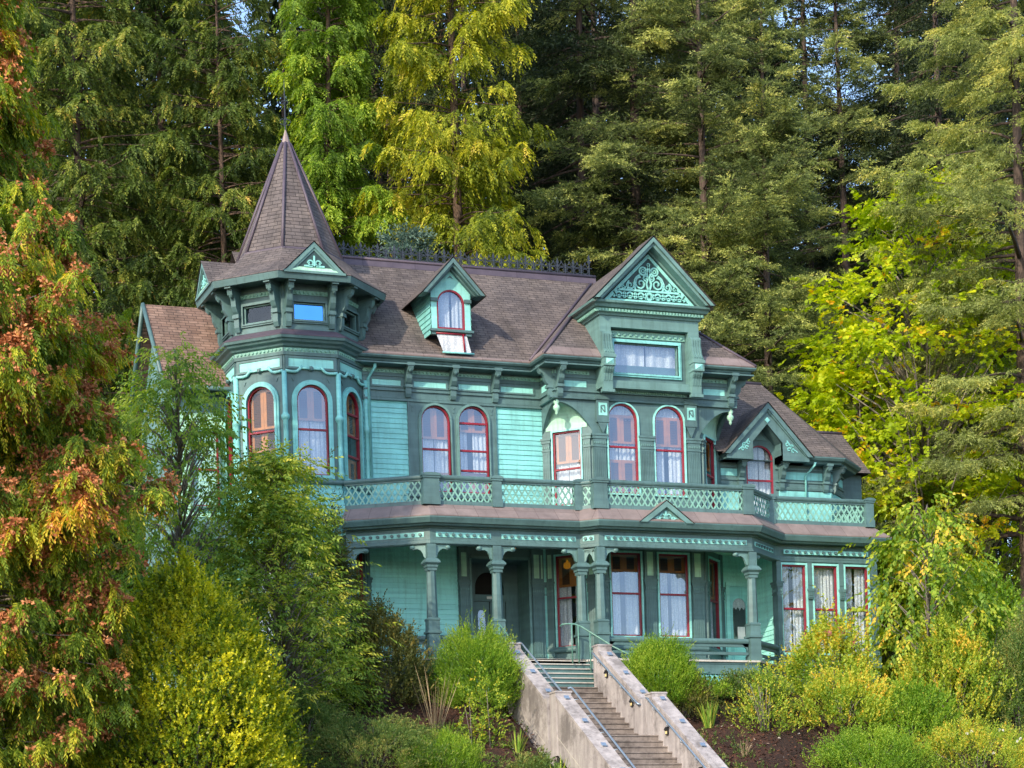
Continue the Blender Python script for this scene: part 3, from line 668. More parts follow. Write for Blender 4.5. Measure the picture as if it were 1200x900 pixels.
# horizontal cornice, tympanum, raking cornice
gcx = [(.92, 3.1), (.92, GY), (.92 + GW, GY), (.92 + GW, 3.1)]
q = MB(); q.sweep(gcx, [(0, 10.56), (.05, 10.56), (.07, 10.62), (.12, 10.64), (.13, 10.74), (.22, 10.76), (.26, 10.84), (.34, 10.87), (.36, 10.93), (0, 10.95)]); H(q, "gable_cornice", MID)
q = MB(FG); q.box(-.12, GW + .12, .12, .14, 10.64, 10.73); dentils(q, -.1, GW + .1, 10.645, 10.725, .13, .18, .105); fl, fL = along((.92, 3.0), (.92, GY)); q.cut(); q.at(fl); q.box(0, fL + .1, .12, .14, 10.64, 10.73); dentils(q, 0, fL + .1, 10.645, 10.725, .13, .18, .105); H(q, "dentil_course", DENT)
hw = 1.98; zb = 10.96; za = zb + hw * .98
q = MB(FG); q.prism_sz([(gc - 1.6, zb), (gc + 1.6, zb), (gc, zb + 1.57)], -.3, .02); H(q, "tympanum", DEEP)  # very dark teal puts the shade behind the pierced scrollwork into the colour
q = MB(FG)
def rake(mb, c_, hw_, zb_, za_, th, d0, d1):
    "two sloping boards of a gable, th measured square to the slope"
    L_ = hypot(hw_, za_ - zb_); dz = th * L_ / hw_
    mb.prism_sz([(c_ - hw_, zb_), (c_, za_), (c_, za_ - dz), (c_ - hw_ + th * L_ / (za_ - zb_), zb_)], d0, d1)
    mb.prism_sz([(c_ + hw_, zb_), (c_, za_), (c_, za_ - dz), (c_ + hw_ - th * L_ / (za_ - zb_), zb_)], d0, d1)
rake(q, gc, hw, zb - .02, za - .02, .10, -.3, .50); rake(q, gc, hw - .14, zb, za - .155, .09, -.3, .42); rake(q, gc, hw - .27, zb, za - .28, .06, -.3, .10)
H(q, "raking_cornice", MID)
q = MB(FG)
for sg in (-1, 1):
    q.loc([(gc + sg * (hw + .03), .53, zb - .0), (gc, .53, za + .03), (gc, -.6, za + .03), (gc + sg * (hw + .03), -.6, zb)], [(0, 1, 2, 3)])
H(q, "gable_roof_edge", SHIN)
# pierced scrollwork
fwk = MB(FG); D0, D1 = .022, .065
def spiral(cx, cz, r0, turns, sg, rot=0, w_=.045, n=26):
    pts = []
    for i in range(n + 1):
        tt = i / n; a = rot + sg * turns * 2 * pi * tt; r_ = r0 * (1 - .82 * tt); pts.append((cx + r_ * cos(a), cz + r_ * sin(a)))
    fwk.ribbon(pts, w_, D0, D1)
def disc(cx, cz, r_, hole=.5):
    fwk.ribbon([(cx + r_ * cos(a), cz + r_ * sin(a)) for a in [j * pi / 8 for j in range(17)]], r_ * hole, D0, D1)
ring(fwk, [(gc - 1.52, zb + .03), (gc + 1.52, zb + .03), (gc, zb + 1.53)], [(gc - 1.30, zb + .11), (gc + 1.30, zb + .11), (gc, zb + 1.41)], D0, D1)
fwk.box(gc - 1.05, gc + 1.05, D0, D1, zb + .37, zb + .43)
for sg in (-1, 1):
    disc(gc + sg * .19, zb + 1.0, .115, .45); fwk.ribbon([(gc + sg * .19 + .05 * cos(a), zb + 1.0 + .05 * sin(a)) for a in [j * pi / 4 for j in range(9)]], .03, D0, D1)
    spiral(gc + sg * .27, zb + .62, .20, 1.4, -sg, pi / 2 if sg > 0 else pi / 2)
    spiral(gc + sg * .62, zb + .55, .12, 1.2, sg, 0 if sg < 0 else pi)
    spiral(gc + sg * .85, zb + .50, .07, 1.0, sg, 0)
    spiral(gc + sg * .10, zb + .80, .09, 1.1, sg, -pi / 2)
    fwk.ribbon([(gc + sg * .03, zb + .45), (gc + sg * .08, zb + .62), (gc + sg * .03, zb + .78), (gc + sg * .06, zb + .95), (gc, zb + 1.15)], .05, D0, D1)
    fwk.ribbon([(gc + sg * .45, zb + .43), (gc + sg * .5, zb + .62), (gc + sg * .42, zb + .8), (gc + sg * .30, zb + .88)], .05, D0, D1)
    fwk.ribbon([(gc + sg * .70, zb + .43), (gc + sg * .74, zb + .56), (gc + sg * .66, zb + .68)], .045, D0, D1)
    # lower band of interlacing waves
    for k_ in range(3):
        x0 = gc + sg * (.1 + k_ * .36)
        fwk.ribbon([(x0 + sg * .36 * j / 10, zb + .16 + .17 * sin(pi * j / 10)) for j in range(11)], .055, D0, D1)
        fwk.ribbon([(x0 + sg * .36 * j / 10, zb + .33 - .17 * sin(pi * j / 10)) for j in range(11)], .045, D0, D1)
        fwk.ribbon([(x0 + sg * (.10 + .16 * j / 6), zb + .17 + .06 * sin(pi * j / 6)) for j in range(7)], .035, D0, D1)
disc(gc, zb + .24, .09, .9)
disc(gc, zb + 1.2, .045, .6)
H(fwk, "gable_fretwork", AQUAL)
# ---- corner tower --------------------------------------------------------
TC = (-7.98, 3.92); RI = 1.92
def octo(ri, n=8): return [(TC[0] + ri / cos(pi / 8) * sin(radians(-22.5 + 45 * k_)), TC[1] - ri / cos(pi / 8) * cos(radians(-22.5 + 45 * k_))) for k_ in range(8)]
# octo()[k] -> octo()[k+1] is the face whose normal is at 45*k degrees from the front, towards the right
def tface(k_, ri=RI):
    p = octo(ri); return along(p[k_ % 8], p[(k_ + 1) % 8])
TE = 2 * RI * math.tan(pi / 8)
SEEN = (6, 7, 0, 1)
# ground storey
q = MB(); 
for k_ in range(8):
    fr, L_ = tface(k_); q.at(fr)
    panel(q, 0, L_, -1.2, 4.3, [(.38, 1.21, .55, 3.45, False)] if k_ in (0, 1, 7) else [], 0, .3)
H(q, "tower_ground_wall", AQUA)
for k_ in (0, 1, 7):
    fr, L_ = tface(k_); window(fr, .38, 1.21, .55, 3.45, False, 2.0, shut=[(2.35, 3.45)], curt=[(.5, 2.4)], glass=GLASSD, cmat=MID)
    pilaster("pilaster", fr, .14, .2, 0, 3.7, zc=2.62); pilaster("pilaster", fr, L_ - .14, .2, 0, 3.7, zc=2.62)
# scalloped shingle band, flaring outwards to its foot
q = MB()
for k_ in SEEN + (2,):
    rows = 6
    for r_ in range(rows + 1):
        z1_ = 5.2 - r_ * .15; flare = .05 + .17 * (r_ / rows) ** 1.3
        fr, L_ = tface(k_, RI + flare); q.at(fr); n = 8; p = L_ / n; off = (r_ % 2) * p / 2
        for i in range(-1, n + 1):
            a, b = max(i * p + off, 0), min((i + 1) * p + off, L_)
            if b - a < .03: continue
            c_ = (a + b) / 2; hw_ = (b - a) / 2
            top_ = z1_ + .06; low = z1_ - .145
            pts = [(a + .004, -.02, top_), (b - .004, -.02, top_), (b - .004, .022, z1_ - .07), (c_ + hw_ * .55, .03, low), (c_ - hw_ * .55, .03, low), (a + .004, .022, z1_ - .07)]
            q.poly(pts); q.loc([pts[4], pts[3], (pts[3][0], 0, low), (pts[4][0], 0, low)], [(0, 1, 2, 3)])
H(q, "scalloped_shingle_band", AQUA)
q = MB(); q.slab(octo(RI + .0), 4.2, 5.2); H(q, "tower_band_core", DARK)
q = MB(); q.sweep(octo(RI), [(0, 5.18), (.12, 5.18), (.15, 5.23), (.15, 5.28), (.08, 5.33), (0, 5.34)], True); H(q, "tower_sill_course", DARK)
# first storey with arched windows
q = MB()
for k_ in range(8):
    fr, L_ = tface(k_); q.at(fr); panel(q, 0, L_, 5.3, 9.1, [(.33, L_ - .33, 5.44, 8.05, True)] if k_ in SEEN + (2,) else [], 0, .3)
H(q, "tower_wall", DARK)
for k_ in SEEN:
    fr, L_ = tface(k_)
    if k_ == 0: window(fr, .33, L_ - .33, 5.44, 8.05, True, 6.77, shut=[(7.05, 8.0)], curt=[(5.4, 7.1)], cmat=AQUA, casing=.14, glass=GLASS)
    elif k_ == 1: window(fr, .33, L_ - .33, 5.44, 8.05, True, 6.75, shut=[(6.8, 8.0), (5.44, 6.1)], glass=GLASSD, cmat=AQUA, casing=.14, rails=(6.15, 7.4))
    else: window(fr, .33, L_ - .33, 5.44, 8.05, True, 6.75, shut=[(6.85, 8.0), (6.2, 6.8)], glass=GLASSC, cmat=AQUA, casing=.14)
    # frieze panel, rope swag and rosette
    q = MB(fr); q.box(.12, L_ - .12, 0, .018, 8.55, 8.80); H(q, "tower_frieze_panel", AQUAL)
    q = MB(fr); ring(q, [(.04, 8.49), (L_ - .04, 8.49), (L_ - .04, 8.86), (.04, 8.86)], [(.12, 8.55), (L_ - .12, 8.55), (L_ - .12, 8.80), (.12, 8.80)], 0, .04)
    for sg in (-1, 1):
        s_ = L_ / 2 + sg * (L_ / 2 - .26); q.prism_sz([(s_ - .06, 8.25), (s_ + .06, 8.25), (s_, 8.13)], 0, .025)
    H(q, "frieze_moulding", DARK)
    sw = MB(fr)
    for sg in (-1, 1):
        e = 0 if sg < 0 else L_
        pts = [(e - sg * .02, .06, 8.42), (e - sg * .12, .06, 8.40), (e - sg * .26, .06, 8.39), (e - sg * .38, .06, 8.42), (e - sg * .46, .06, 8.50), (e - sg * .49, .06, 8.58)]
        sw.tube(pts, .043, 7)
        sw.tube([(e - sg * .46, .06, 8.51), (L_ / 2, .06, 8.51)], .032, 6)
    H(sw, "tower_swag", AQUAL)
    q = MB(fr); 
    q.loc([(L_ / 2 + .085 * cos(a), .03, 8.51 + .085 * sin(a)) for a in [i * pi / 5 for i in range(10)]] + [(L_ / 2 + .05 * cos(a), .12, 8.51 + .05 * sin(a)) for a in [i * pi / 5 for i in range(10)]], [(i, (i + 1) % 10, 10 + (i + 1) % 10, 10 + i) for i in range(10)] + [tuple(range(10, 20))]); H(q, "tower_rosette", DARK)
# corner colonnettes
for k_ in range(6, 10):
    p = octo(RI + .03)[k_ % 8]; q = MB((p[0], p[1], 0))
    q.lathe(0, 0, [(.10, 5.34), (.105, 5.5), (.075, 5.62), (.072, 6.98), (.10, 7.02), (.125, 7.06), (.125, 7.13), (.09, 7.17), (.075, 7.22), (.075, 8.40)], 10); H(q, "tower_colonnette", AQUA)
p = octo(RI + .03)[2]; q = MB((p[0] + .02, p[1] - .03, 0)); q.lathe(0, 0, [(.09, 5.34), (.09, 5.5), (.072, 5.62), (.072, 6.98), (.11, 7.02), (.11, 7.13), (.072, 7.2), (.072, 8.55)], 10); H(q, "tower_colonnette", AQUA)
# cornice and skirt roof between storeys
q = MB(); q.sweep(octo(RI), [(0, 8.88), (.05, 8.88), (.06, 8.96), (.06, 9.09), (.14, 9.12), (.17, 9.18), (.27, 9.22), (.30, 9.28), (.36, 9.30), (.38, 9.37), (0, 9.39)], True); H(q, "tower_cornice", DARK)
q = MB(); [(q.at(tface(k_)[0]), q.box(.0, TE, .055, .064, 8.975, 9.085), balls(q, .03, TE - .03, 9.03, .05, .06, .125)) for k_ in SEEN + (2,)]; H(q, "dentil_course", DENT)
q = MB(); q.sweep(octo(RI), [(.38, 9.375), (.385, 9.40), (.02, 9.63), (-.05, 9.63), (-.05, 9.5)], True); H(q, "tower_skirt_roof", COPPERD)
# upper band with small oblong windows
q = MB()
for k_ in range(8):
    fr, L_ = tface(k_); q.at(fr); panel(q, 0, L_, 9.6, 11.0, [(.32, L_ - .32, 9.9, 10.42, False)] if k_ in SEEN + (2,) else [], 0, .2)
    q.box(.02, L_ - .02, 0, .03, 9.63, 9.72); 
H(q, "tower_upper_wall", DARK)
for k_ in SEEN:
    fr, L_ = tface(k_)
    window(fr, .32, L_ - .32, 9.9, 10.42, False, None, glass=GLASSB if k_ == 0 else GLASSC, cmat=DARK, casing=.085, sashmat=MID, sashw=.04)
q = MB(); [(q.cut(), q.at(tface(k_)[0]), q.box(.2, TE - .2, .0, .032, 10.64, 10.76), balls(q, .22, TE - .22, 10.70, .052, .03, .125)) for k_ in SEEN + (2,)]; H(q, "dentil_course", DENT)
for k_ in SEEN + (2,):
    fr, L_ = tface(k_)
    for s in (.15, L_ - .15):
        q = MB(fr); scroll_bracket(q, s, .16, .0, 10.97, 1.28, .52); q.box(s - .1, s + .1, 0, .62, 10.85, 10.97); H(q, "tower_bracket", DARK)
# eaves and bell-cast spire
RE = 2.62
q = MB(); q.sweep(octo(RI), [(0, 10.97), (.55, 10.97), (.56, 10.9), (.66, 10.9), (.68, 10.98), (.70, 11.06), (.70, 11.09), (0, 11.09)], True); H(q, "tower_eaves", DARK)
def oct_roof(prof):
    mb = MB(); n = len(prof); pts = []
    for r_, z in prof: pts += [(x, y, z) for x, y in octo(r_)]
    return mb.raw(pts, [(j * 8 + i, j * 8 + (i + 1) % 8, (j + 1) * 8 + (i + 1) % 8, (j + 1) * 8 + i) for j in range(n - 1) for i in range(8)])
H(oct_roof([(2.64, 11.09), (2.63, 11.12), (2.05, 11.56), (1.50, 12.12)]), "tower_flared_roof", SHIN)
H(oct_roof([(1.46, 12.12), (.80, 13.85), (.10, 15.70)]), "tower_spire", SHIN)
q = oct_roof([(.13, 15.6), (.12, 15.72), (.008, 16.12)]); H(q, "spire_cap", COPPER)
q = MB()
q.sweep(octo(1.46), [(0, 12.06), (.07, 12.06), (.07, 12.13), (0, 12.17)], True)
for k_ in range(8):
    a = octo(1.47)[k_]; b = octo(.82)[k_]; c_ = octo(.11)[k_]; q.tube([(a[0], a[1], 12.12), (b[0], b[1], 13.86), (c_[0], c_[1], 15.68)], .05, 5, True)
    a = octo(2.66)[k_]; b = octo(2.07)[k_]; c_ = octo(1.51)[k_]
H(q, "spire_hip_rolls", COPPERD)
q = MB((TC[0], TC[1], 0)); q.lathe(0, 0, [(.022, 16.05), (.018, 16.6), (.014, 17.1), (.012, 17.45), (.004, 17.62)], 6)
for zz, r_ in ((16.32, .085), (16.9, .05)):
    for sg in (-1, 1):
        q.ribbon([(sg * (r_ + r_ * cos(a)), zz + r_ * sin(a)) for a in [j * pi / 5 for j in range(10)]], .02, -.01, .01)
        q.at((TC[0], TC[1], pi / 2)); q.ribbon([(sg * (r_ + r_ * cos(a)), zz + r_ * sin(a)) for a in [j * pi / 5 for j in range(10)]], .02, -.01, .01); q.at((TC[0], TC[1], 0))
H(q, "spire_finial", IRON)
# little pediments on the flare
for k_ in (0, 6, 2):
    fr, L_ = tface(k_, 2.60); c_ = L_ / 2
    q = MB(fr); q.prism_sz([(c_ - .84, 11.08), (c_ + .84, 11.08), (c_, 11.90)], -.05, .0); 
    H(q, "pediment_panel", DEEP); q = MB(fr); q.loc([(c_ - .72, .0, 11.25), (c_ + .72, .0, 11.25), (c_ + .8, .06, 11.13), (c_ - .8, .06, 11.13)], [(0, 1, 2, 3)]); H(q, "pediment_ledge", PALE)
    q2 = MB(fr); rake(q2, c_, .92, 11.07, 11.97, .11, -.5, .06); q2.box(c_ - .92, c_ + .92, -.05, .07, 11.06, 11.13); rake(q2, c_, .72, 11.12, 11.82, .06, -.2, .03); o = H(q2, "tower_pediment", MID)
    q = MB(fr)
    for sg in (-1, 1):
        q.ribbon([(c_ + sg * (.11 + .09 * cos(a) * (1 - i * .04)), 11.36 + .09 * sin(a) * (1 - i * .04)) for i, a in enumerate([j * pi / 5 for j in range(12)])], .045, 0, .03)
        q.ribbon([(c_ + sg * .05, 11.28), (c_ + sg * .30, 11.28)], .05, 0, .03)
    q.ribbon([(c_, 11.28), (c_, 11.58)], .05, 0, .03); H(q, "pediment_scroll", AQUAL, o)
    q = MB(fr)
    for sg in (-1, 1):
        q.loc([(c_ + sg * .96, .09, 11.07), (c_, .09, 12.0), (c_, -1.35, 12.0), (c_ + sg * .96, -.1, 11.09)], [(0, 1, 2, 3)])
    H(q, "pediment_roof", SHIN)
# rainwater pipe beside the tower
q = MB(); x0, y0 = -5.93, YM - .07
q.tube([(x0 + .12, y0 - .3, 9.02), (x0 + .12, y0 - .3, 8.90), (x0, y0, 8.62), (x0, y0, 5.3)], .05, 7, True); H(q, "rain_pipe", AQUA)

# ---- dormer --------------------------------------------------------------
DY = 2.58; FD = (-4.05, DY, 0); DW = 1.24; dc = DW / 2
q = MB(FD); panel(q, 0, DW, 9.95, 11.36, [(.18, 1.06, 10.12, 11.30, True)], 0, .18); q.poly([(0, 0, 11.36), (DW, 0, 11.36), (dc, 0, 12.02)])
for s in (0,): pass
H(q, "dormer_front", AQUAL)
q = MB()
for s_, sg in ((0, -1), (DW, 1)):
    q.cut()
    fr = (-4.05 + s_, DY, 0); xx = -4.05 + s_
    zz = 9.95
    y_ = DY
    while zz < 11.35:
        z2 = min(zz + .16, 11.4); ya = ev + (zz - 9.28) / k if False else DY
        yb = ev + (z2 - 9.28) / ((RZ - 9.28) / (RY - ev)) + .1
        q.raw([(xx + sg * .03, DY, zz), (xx + sg * .03, yb, zz), (xx + sg * .005, yb, z2), (xx + sg * .005, DY, z2)], [(0, 1, 2, 3)]); q.raw([(xx + sg * .03, DY, zz), (xx + sg * .03, yb, zz), (xx, yb, zz), (xx, DY, zz)], [(0, 1, 2, 3)])
        zz += .16
H(q, "dormer_cheek", AQUA)
window(FD, .18, 1.06, 10.12, 11.30, True, None, curt=[(10.1, 11.35)], casing=0, sashw=.05, label="arched dormer window with white curtain")
q = MB(FD); q.box(-.06, DW + .06, 0, .10, 10.02, 10.09); q.box(-.02, .2, 0, .06, 10.92, 11.02); q.box(1.04, DW + .02, 0, .06, 10.92, 11.02); q.box(0, .16, -.1, .04, 9.93, 10.02); q.box(DW - .16, DW, -.1, .04, 9.93, 10.02); H(q, "dormer_sill", DARK)
q = MB(FD); rake(q, dc, .98, 11.08, 12.16, .10, -.2, .36); rake(q, dc, .90, 11.10, 12.06, .09, -.2, .28); rake(q, dc, .80, 11.12, 11.95, .07, -.2, .12); 
q.prism_sz([(dc - .10, 11.62), (dc, 11.72), (dc + .10, 11.62), (dc, 11.66)], 0, .02)
H(q, "dormer_bargeboard", DARK)
q = MB(FD)
kk = (RZ - 9.28) / (RY - ev)
for sg in (-1, 1):
    yb1 = ev + (11.10 - 9.28) / kk - DY; yb2 = ev + (12.2 - 9.28) / kk - DY
    q.loc([(dc + sg * 1.02, .39, 11.07), (dc, .39, 12.20), (dc, -yb2, 12.20), (dc + sg * 1.02, -yb1, 11.07)], [(0, 1, 2, 3)])
    q.loc([(dc + sg * 1.0, .36, 11.05), (dc, .36, 12.14), (dc, -yb2, 12.14), (dc + sg * 1.0, -yb1, 11.05)], [(0, 1, 2, 3)])
H(q, "dormer_roof", SHIN)
# sloping glazed panel with lace, running down from the sill over the shingles
zA, zB, yA, yB = 9.99, 9.42, DY - .02, DY - .045
q = MB(); q.raw([(-3.93, yA, zA), (-2.97, yA, zA), (-2.83, yB, zB), (-3.72, yB, zB)], [(0, 1, 2, 3)]); o = H(q, "apron_window", LACE)
q = MB(); q.tube([(-3.08, yA - .02, zA), (-3.04, yB - .02, zB + .02)], .03, 5, True); q.tube([(-3.93, yA - .02, zA - .02), (-3.0, yA - .02, zA - .02)], .03, 5, True); H(q, "apron_window_frame", RED, o)
q = MB(); q.tube([(-3.75, yB - .02, zB - .02), (-2.75, yB - .02, zB - .02)], .03, 5, True); H(q, "apron_window_sill", AQUA, o)

# ---- porch ---------------------------------------------------------------
RAIL = [(-7.15, 1.72), (-5.05, .42), (-.40, .40), (.03, 0.0), (4.98, 0.0), (6.35, 1.20), (9.80, 1.20), (9.80, 5.0)]
# eaves cornice + copper roof
q = MB(); q.sweep(RAIL, [(.0, 3.78), (.30, 3.78), (.32, 3.83), (.40, 3.84), (.44, 3.92), (.47, 3.98), (.47, 4.01), (0, 4.01)]); H(q, "porch_cornice", DARK)
q = MB(); q.sweep(RAIL, [(.47, 4.015), (.475, 4.045), (.04, 4.43), (-.1, 4.46), (-.1, 4.40)]); H(q, "porch_roof", COPPER)
deck = [(-7.15, 1.72), (-5.05, .42), (-.40, .40), (.03, 0.0), (4.98, 0.0), (6.35, 1.20), (9.8, 1.20), (9.8, 4.5), (-7.15, 4.5)]
q = MB(); q.slab([(x, y + .02) for x, y in deck], 4.30, 4.42); H(q, "balcony_deck", COPPERD)
q = MB(); q.slab([(x, y + .1) for x, y in deck], 3.73, 3.765); H(q, "porch_ceiling", PALE)
# beam with spotted frieze
BEAM = RAIL[:6] + [(6.52, 1.25)]
q = MB(); q.sweep(BEAM, [(-.12, 3.27), (.10, 3.27), (.10, 3.38), (.07, 3.40), (.07, 3.72), (.12, 3.74), (.12, 3.80), (-.12, 3.80)]); q.sweep(BEAM, [(.10, 3.28), (.13, 3.29), (.13, 3.32), (.10, 3.33)]); H(q, "porch_beam", DARK)
strip = MB(); dots = strip
spans = [((-7.1, 1.69), (-5.05, .42)), ((-5.05, .42), (-3.05, .41)), ((-3.05, .41), (-.40, .40)), ((-.40, .40), (.03, 0)), ((.03, 0), (4.98, 0)), ((4.98, 0), (6.35, 1.20)), ((6.52, 1.2), (9.8, 1.2))]
for a, b in spans:
    fr, L_ = along(a, b); e = .16 if L_ > 1 else .12; strip.cut(); strip.cur = 0; strip.at(fr); strip.box(e, L_ - e, .07, .082, 3.48, 3.62); strip.cur = 1
    n = max(1, round((L_ - 2 * e) / .205)); p = (L_ - 2 * e) / n
    for i in range(n):
        c_ = e + (i + .5) * p; dots.loc([(c_ + .052 * cos(x), dd, 3.55 + .052 * sin(x) * (1 if dd < .09 else .8)) for dd in (.08, .13) for x in [j * pi / 4 for j in range(8)]], [(j, (j + 1) % 8, 8 + (j + 1) % 8, 8 + j) for j in range(8)] + [tuple(range(8, 16))])
H(strip, "beam_frieze", [AQUAL, DARK])
# columns
def column(x, y, arms):
    q = MB((x, y, 0))
    q.box(-.19, .19, -.19, .19, 0, .16); q.box(-.17, .17, -.17, .17, .16, .70); q.box(-.21, .21, -.21, .21, .70, .76)
    q.lathe(0, 0, [(.175, .76), (.165, .9), (.165, 1.06), (.18, 1.08), (.18, 1.12), (.15, 1.15)], 4, True)
    q.lathe(0, 0, [(.15, 1.15), (.15, 1.3), (.125, 2.42), (.125, 2.5)], 8, True)
    q.lathe(0, 0, [(.14, 2.50), (.14, 2.58), (.165, 2.60), (.165, 2.66), (.225, 2.72), (.225, 2.76), (.17, 2.84), (.14, 2.86)], 4, True)
    q.box(-.13, .13, -.13, .13, 2.86, 3.27)
    o = H(q, "porch_column", DARK)
    for ang in arms:
        b_ = MB((x, y, ang))
        pr_ = [(.13, 3.265), (.50, 3.265), (.56, 3.25), (.58, 3.20), (.56, 3.15), (.50, 3.13), (.44, 3.145), (.36, 3.15), (.27, 3.10), (.21, 3.0), (.19, 2.92), (.16, 2.88), (.13, 2.88)]
        b_.prism_sz(pr_, -.045, .045)
        b_.lathe(.52, 0, [(.01, 3.12), (.085, 3.16), (.095, 3.2), (.085, 3.245), (.01, 3.262)], 8)
        b_.box(.14, .5, .045, .055, 3.215, 3.245)
        H(b_, "column_bracket", MID, o)
    return o
chA = atan2(.42 - 1.72, -5.05 + 7.15); chB = atan2(-.40, .43); chC = atan2(1.20, 1.37)
column(-7.12, 1.68, [chA]); column(-5.05, .42, [0.0, pi + chA]); column(-3.05, .41, [0.0, pi]); column(-.40, .40, [pi, chB]); column(.03, 0.0, [0.0, pi + chB]); column(4.98, 0.0, [pi, chC])
# porch floor, skirting, low rails
fl_ = [(-7.2, 1.6), (-5.1, .22), (-.38, .22), (.02, -.2), (5.05, -.2), (6.5, 1.08), (6.5, 3.1), (-7.2, 3.1)]
q = MB(); q.slab(fl_, -.12, -.02); H(q, "porch_floor", DARK)
q = MB(); q.sweep(fl_[:6], [(.0, -.06), (.05, -.06), (.05, -.005), (-.3, -.002), (-.3, -.02), (0, -.02)]); H(q, "porch_nosing", TREADW)
q = MB(); q.sweep(fl_[:6], [(-.05, -.42), (-.02, -.42), (-.02, -.12), (-.05, -.12)]); H(q, "porch_fascia", DARK)
def lattice(name, a, b, z0, z1, pitch, wd, mat, d0=-.02, d1=.015, parent=None, e=0.0):
    fr, L_ = along(a, b); q = MB(fr); s0, s1 = e, L_ - e; hh = z1 - z0; run = hh * .62 / 1
    for sg in (-1, 1):
        s = s0 - run
        while s < s1 + run:
            pa = (s, z0) if sg > 0 else (s + run, z0); pb = (s + run, z1) if sg > 0 else (s, z1)
            # clip to the span
            def cut(p, q_):
                (x0, y0), (x1, y1) = p, q_
                if x0 > x1: x0, y0, x1, y1 = x1, y1, x0, y0
                if x1 <= s0 or x0 >= s1: return None
                if x0 < s0: y0 += (y1 - y0) * (s0 - x0) / (x1 - x0); x0 = s0
                if x1 > s1: y1 = y0 + (y1 - y0) * (s1 - x0) / (x1 - x0); x1 = s1
                return (x0, y0), (x1, y1)
            c_ = cut(pa, pb)
            if c_ and hypot(c_[0][0] - c_[1][0], c_[0][1] - c_[1][1]) > .03:
                q.ribbon([c_[0], c_[1]], wd, d0 if sg > 0 else d0 + .018, d1 - .018 if sg > 0 else d1)
            s += pitch
    return H(q, name, mat, parent)
for a, b in (((-5.1, .28), (-3.3, .28)), ((.05, -.13), (5.0, -.13)), ((5.05, -.13), (6.45, 1.1))):
    lattice("base_lattice", a, b, -1.15, -.42, .16, .05, AQUA)
q = MB(); q.sweep([(-7.1, 1.75), (-5.05, .34), (-.38, .34), (.05, -.02), (4.98, -.02), (6.45, 1.22)], [(0, -1.3), (.05, -1.3), (.05, -.42), (0, -.42)]); H(q, "porch_base_shade", BLACK)  # near-black sheet behind the lattice, standing in for shade under the porch
def low_rail(a, b, e0=.2, e1=.2):
    fr, L_ = along(a, b); q = MB(fr)
    q.prism_dz([(-.07, .52), (.07, .52), (.09, .57), (.09, .60), (.05, .66), (-.05, .66), (-.09, .60), (-.09, .57)], e0, L_ - e1); q.box(e0, L_ - e1, -.05, .05, .18, .26); q.box(e0, L_ - e1, -.03, .03, .42, .52)
    for s, sg in ((e0, 1), (L_ - e1, -1)): q.prism_sz([(s, .52), (s + sg * .22, .52), (s + sg * .15, .46), (s + sg * .06, .38), (s + sg * .02, .30), (s, .27)], -.03, .03)
    H(q, "porch_rail", DARK)
low_rail((-7.12, 1.68), (-5.05, .42)); low_rail((-5.05, .42), (-3.05, .41)); low_rail((.03, 0), (4.98, 0)); low_rail((4.98, 0), (6.42, 1.22), .2, .05)
# balcony railing: posts, rails, diamond lattice
def bpost(x, y, ang=0, w_=.19, deep=.16):
    q = MB((x, y, ang)); q.box(-w_, w_, -deep, deep, 4.40, 5.22); q.box(-w_ - .02, w_ + .02, -deep - .02, deep + .02, 4.40, 4.62); q.box(-w_ - .03, w_ + .03, -deep - .03, deep + .03, 5.16, 5.22)
    q.prism_sz([(-w_ - .05, 5.22), (w_ + .05, 5.22), (w_ + .05, 5.27), (w_ * .6, 5.31), (-w_ * .6, 5.31), (-w_ - .05, 5.27)], -deep - .05, deep + .05)
    H(q, "balcony_post", DARK)
bpost(-5.0, .44, 0, .24); bpost(-2.98, .41, 0, .14, .1); bpost(-.40, .42, 0, .15, .12); bpost(.10, .06, 0, .22); bpost(4.92, .06, 0, .17); bpost(6.32, 1.22, 0, .10, .1); bpost(9.72, 1.22, 0, .14)
RS = [((-7.15, 1.72), (-5.05, .42)), ((-5.05, .42), (-2.98, .41)), ((-2.98, .41), (-.40, .40)), ((-.40, .40), (.06, .02)), ((.06, 0), (4.95, 0)), ((4.95, 0), (6.32, 1.20)), ((6.32, 1.20), (9.75, 1.20)), ((9.75, 1.2), (9.75, 4.5))]
for a, b in RS:
    fr, L_ = along(a, b); q = MB(fr)
    q.prism_dz([(-.07, 5.15), (.07, 5.15), (.09, 5.19), (.09, 5.23), (.04, 5.27), (-.04, 5.27), (-.09, 5.23), (-.09, 5.19)], 0, L_); q.box(0, L_, -.05, .05, 4.40, 4.53); q.box(0, L_, -.04, .04, 5.10, 5.15)
    o = H(q, "balcony_railing", DARK)
    lattice("railing_lattice", a, b, 4.53, 5.10, .195, .045, DENT, parent=o)
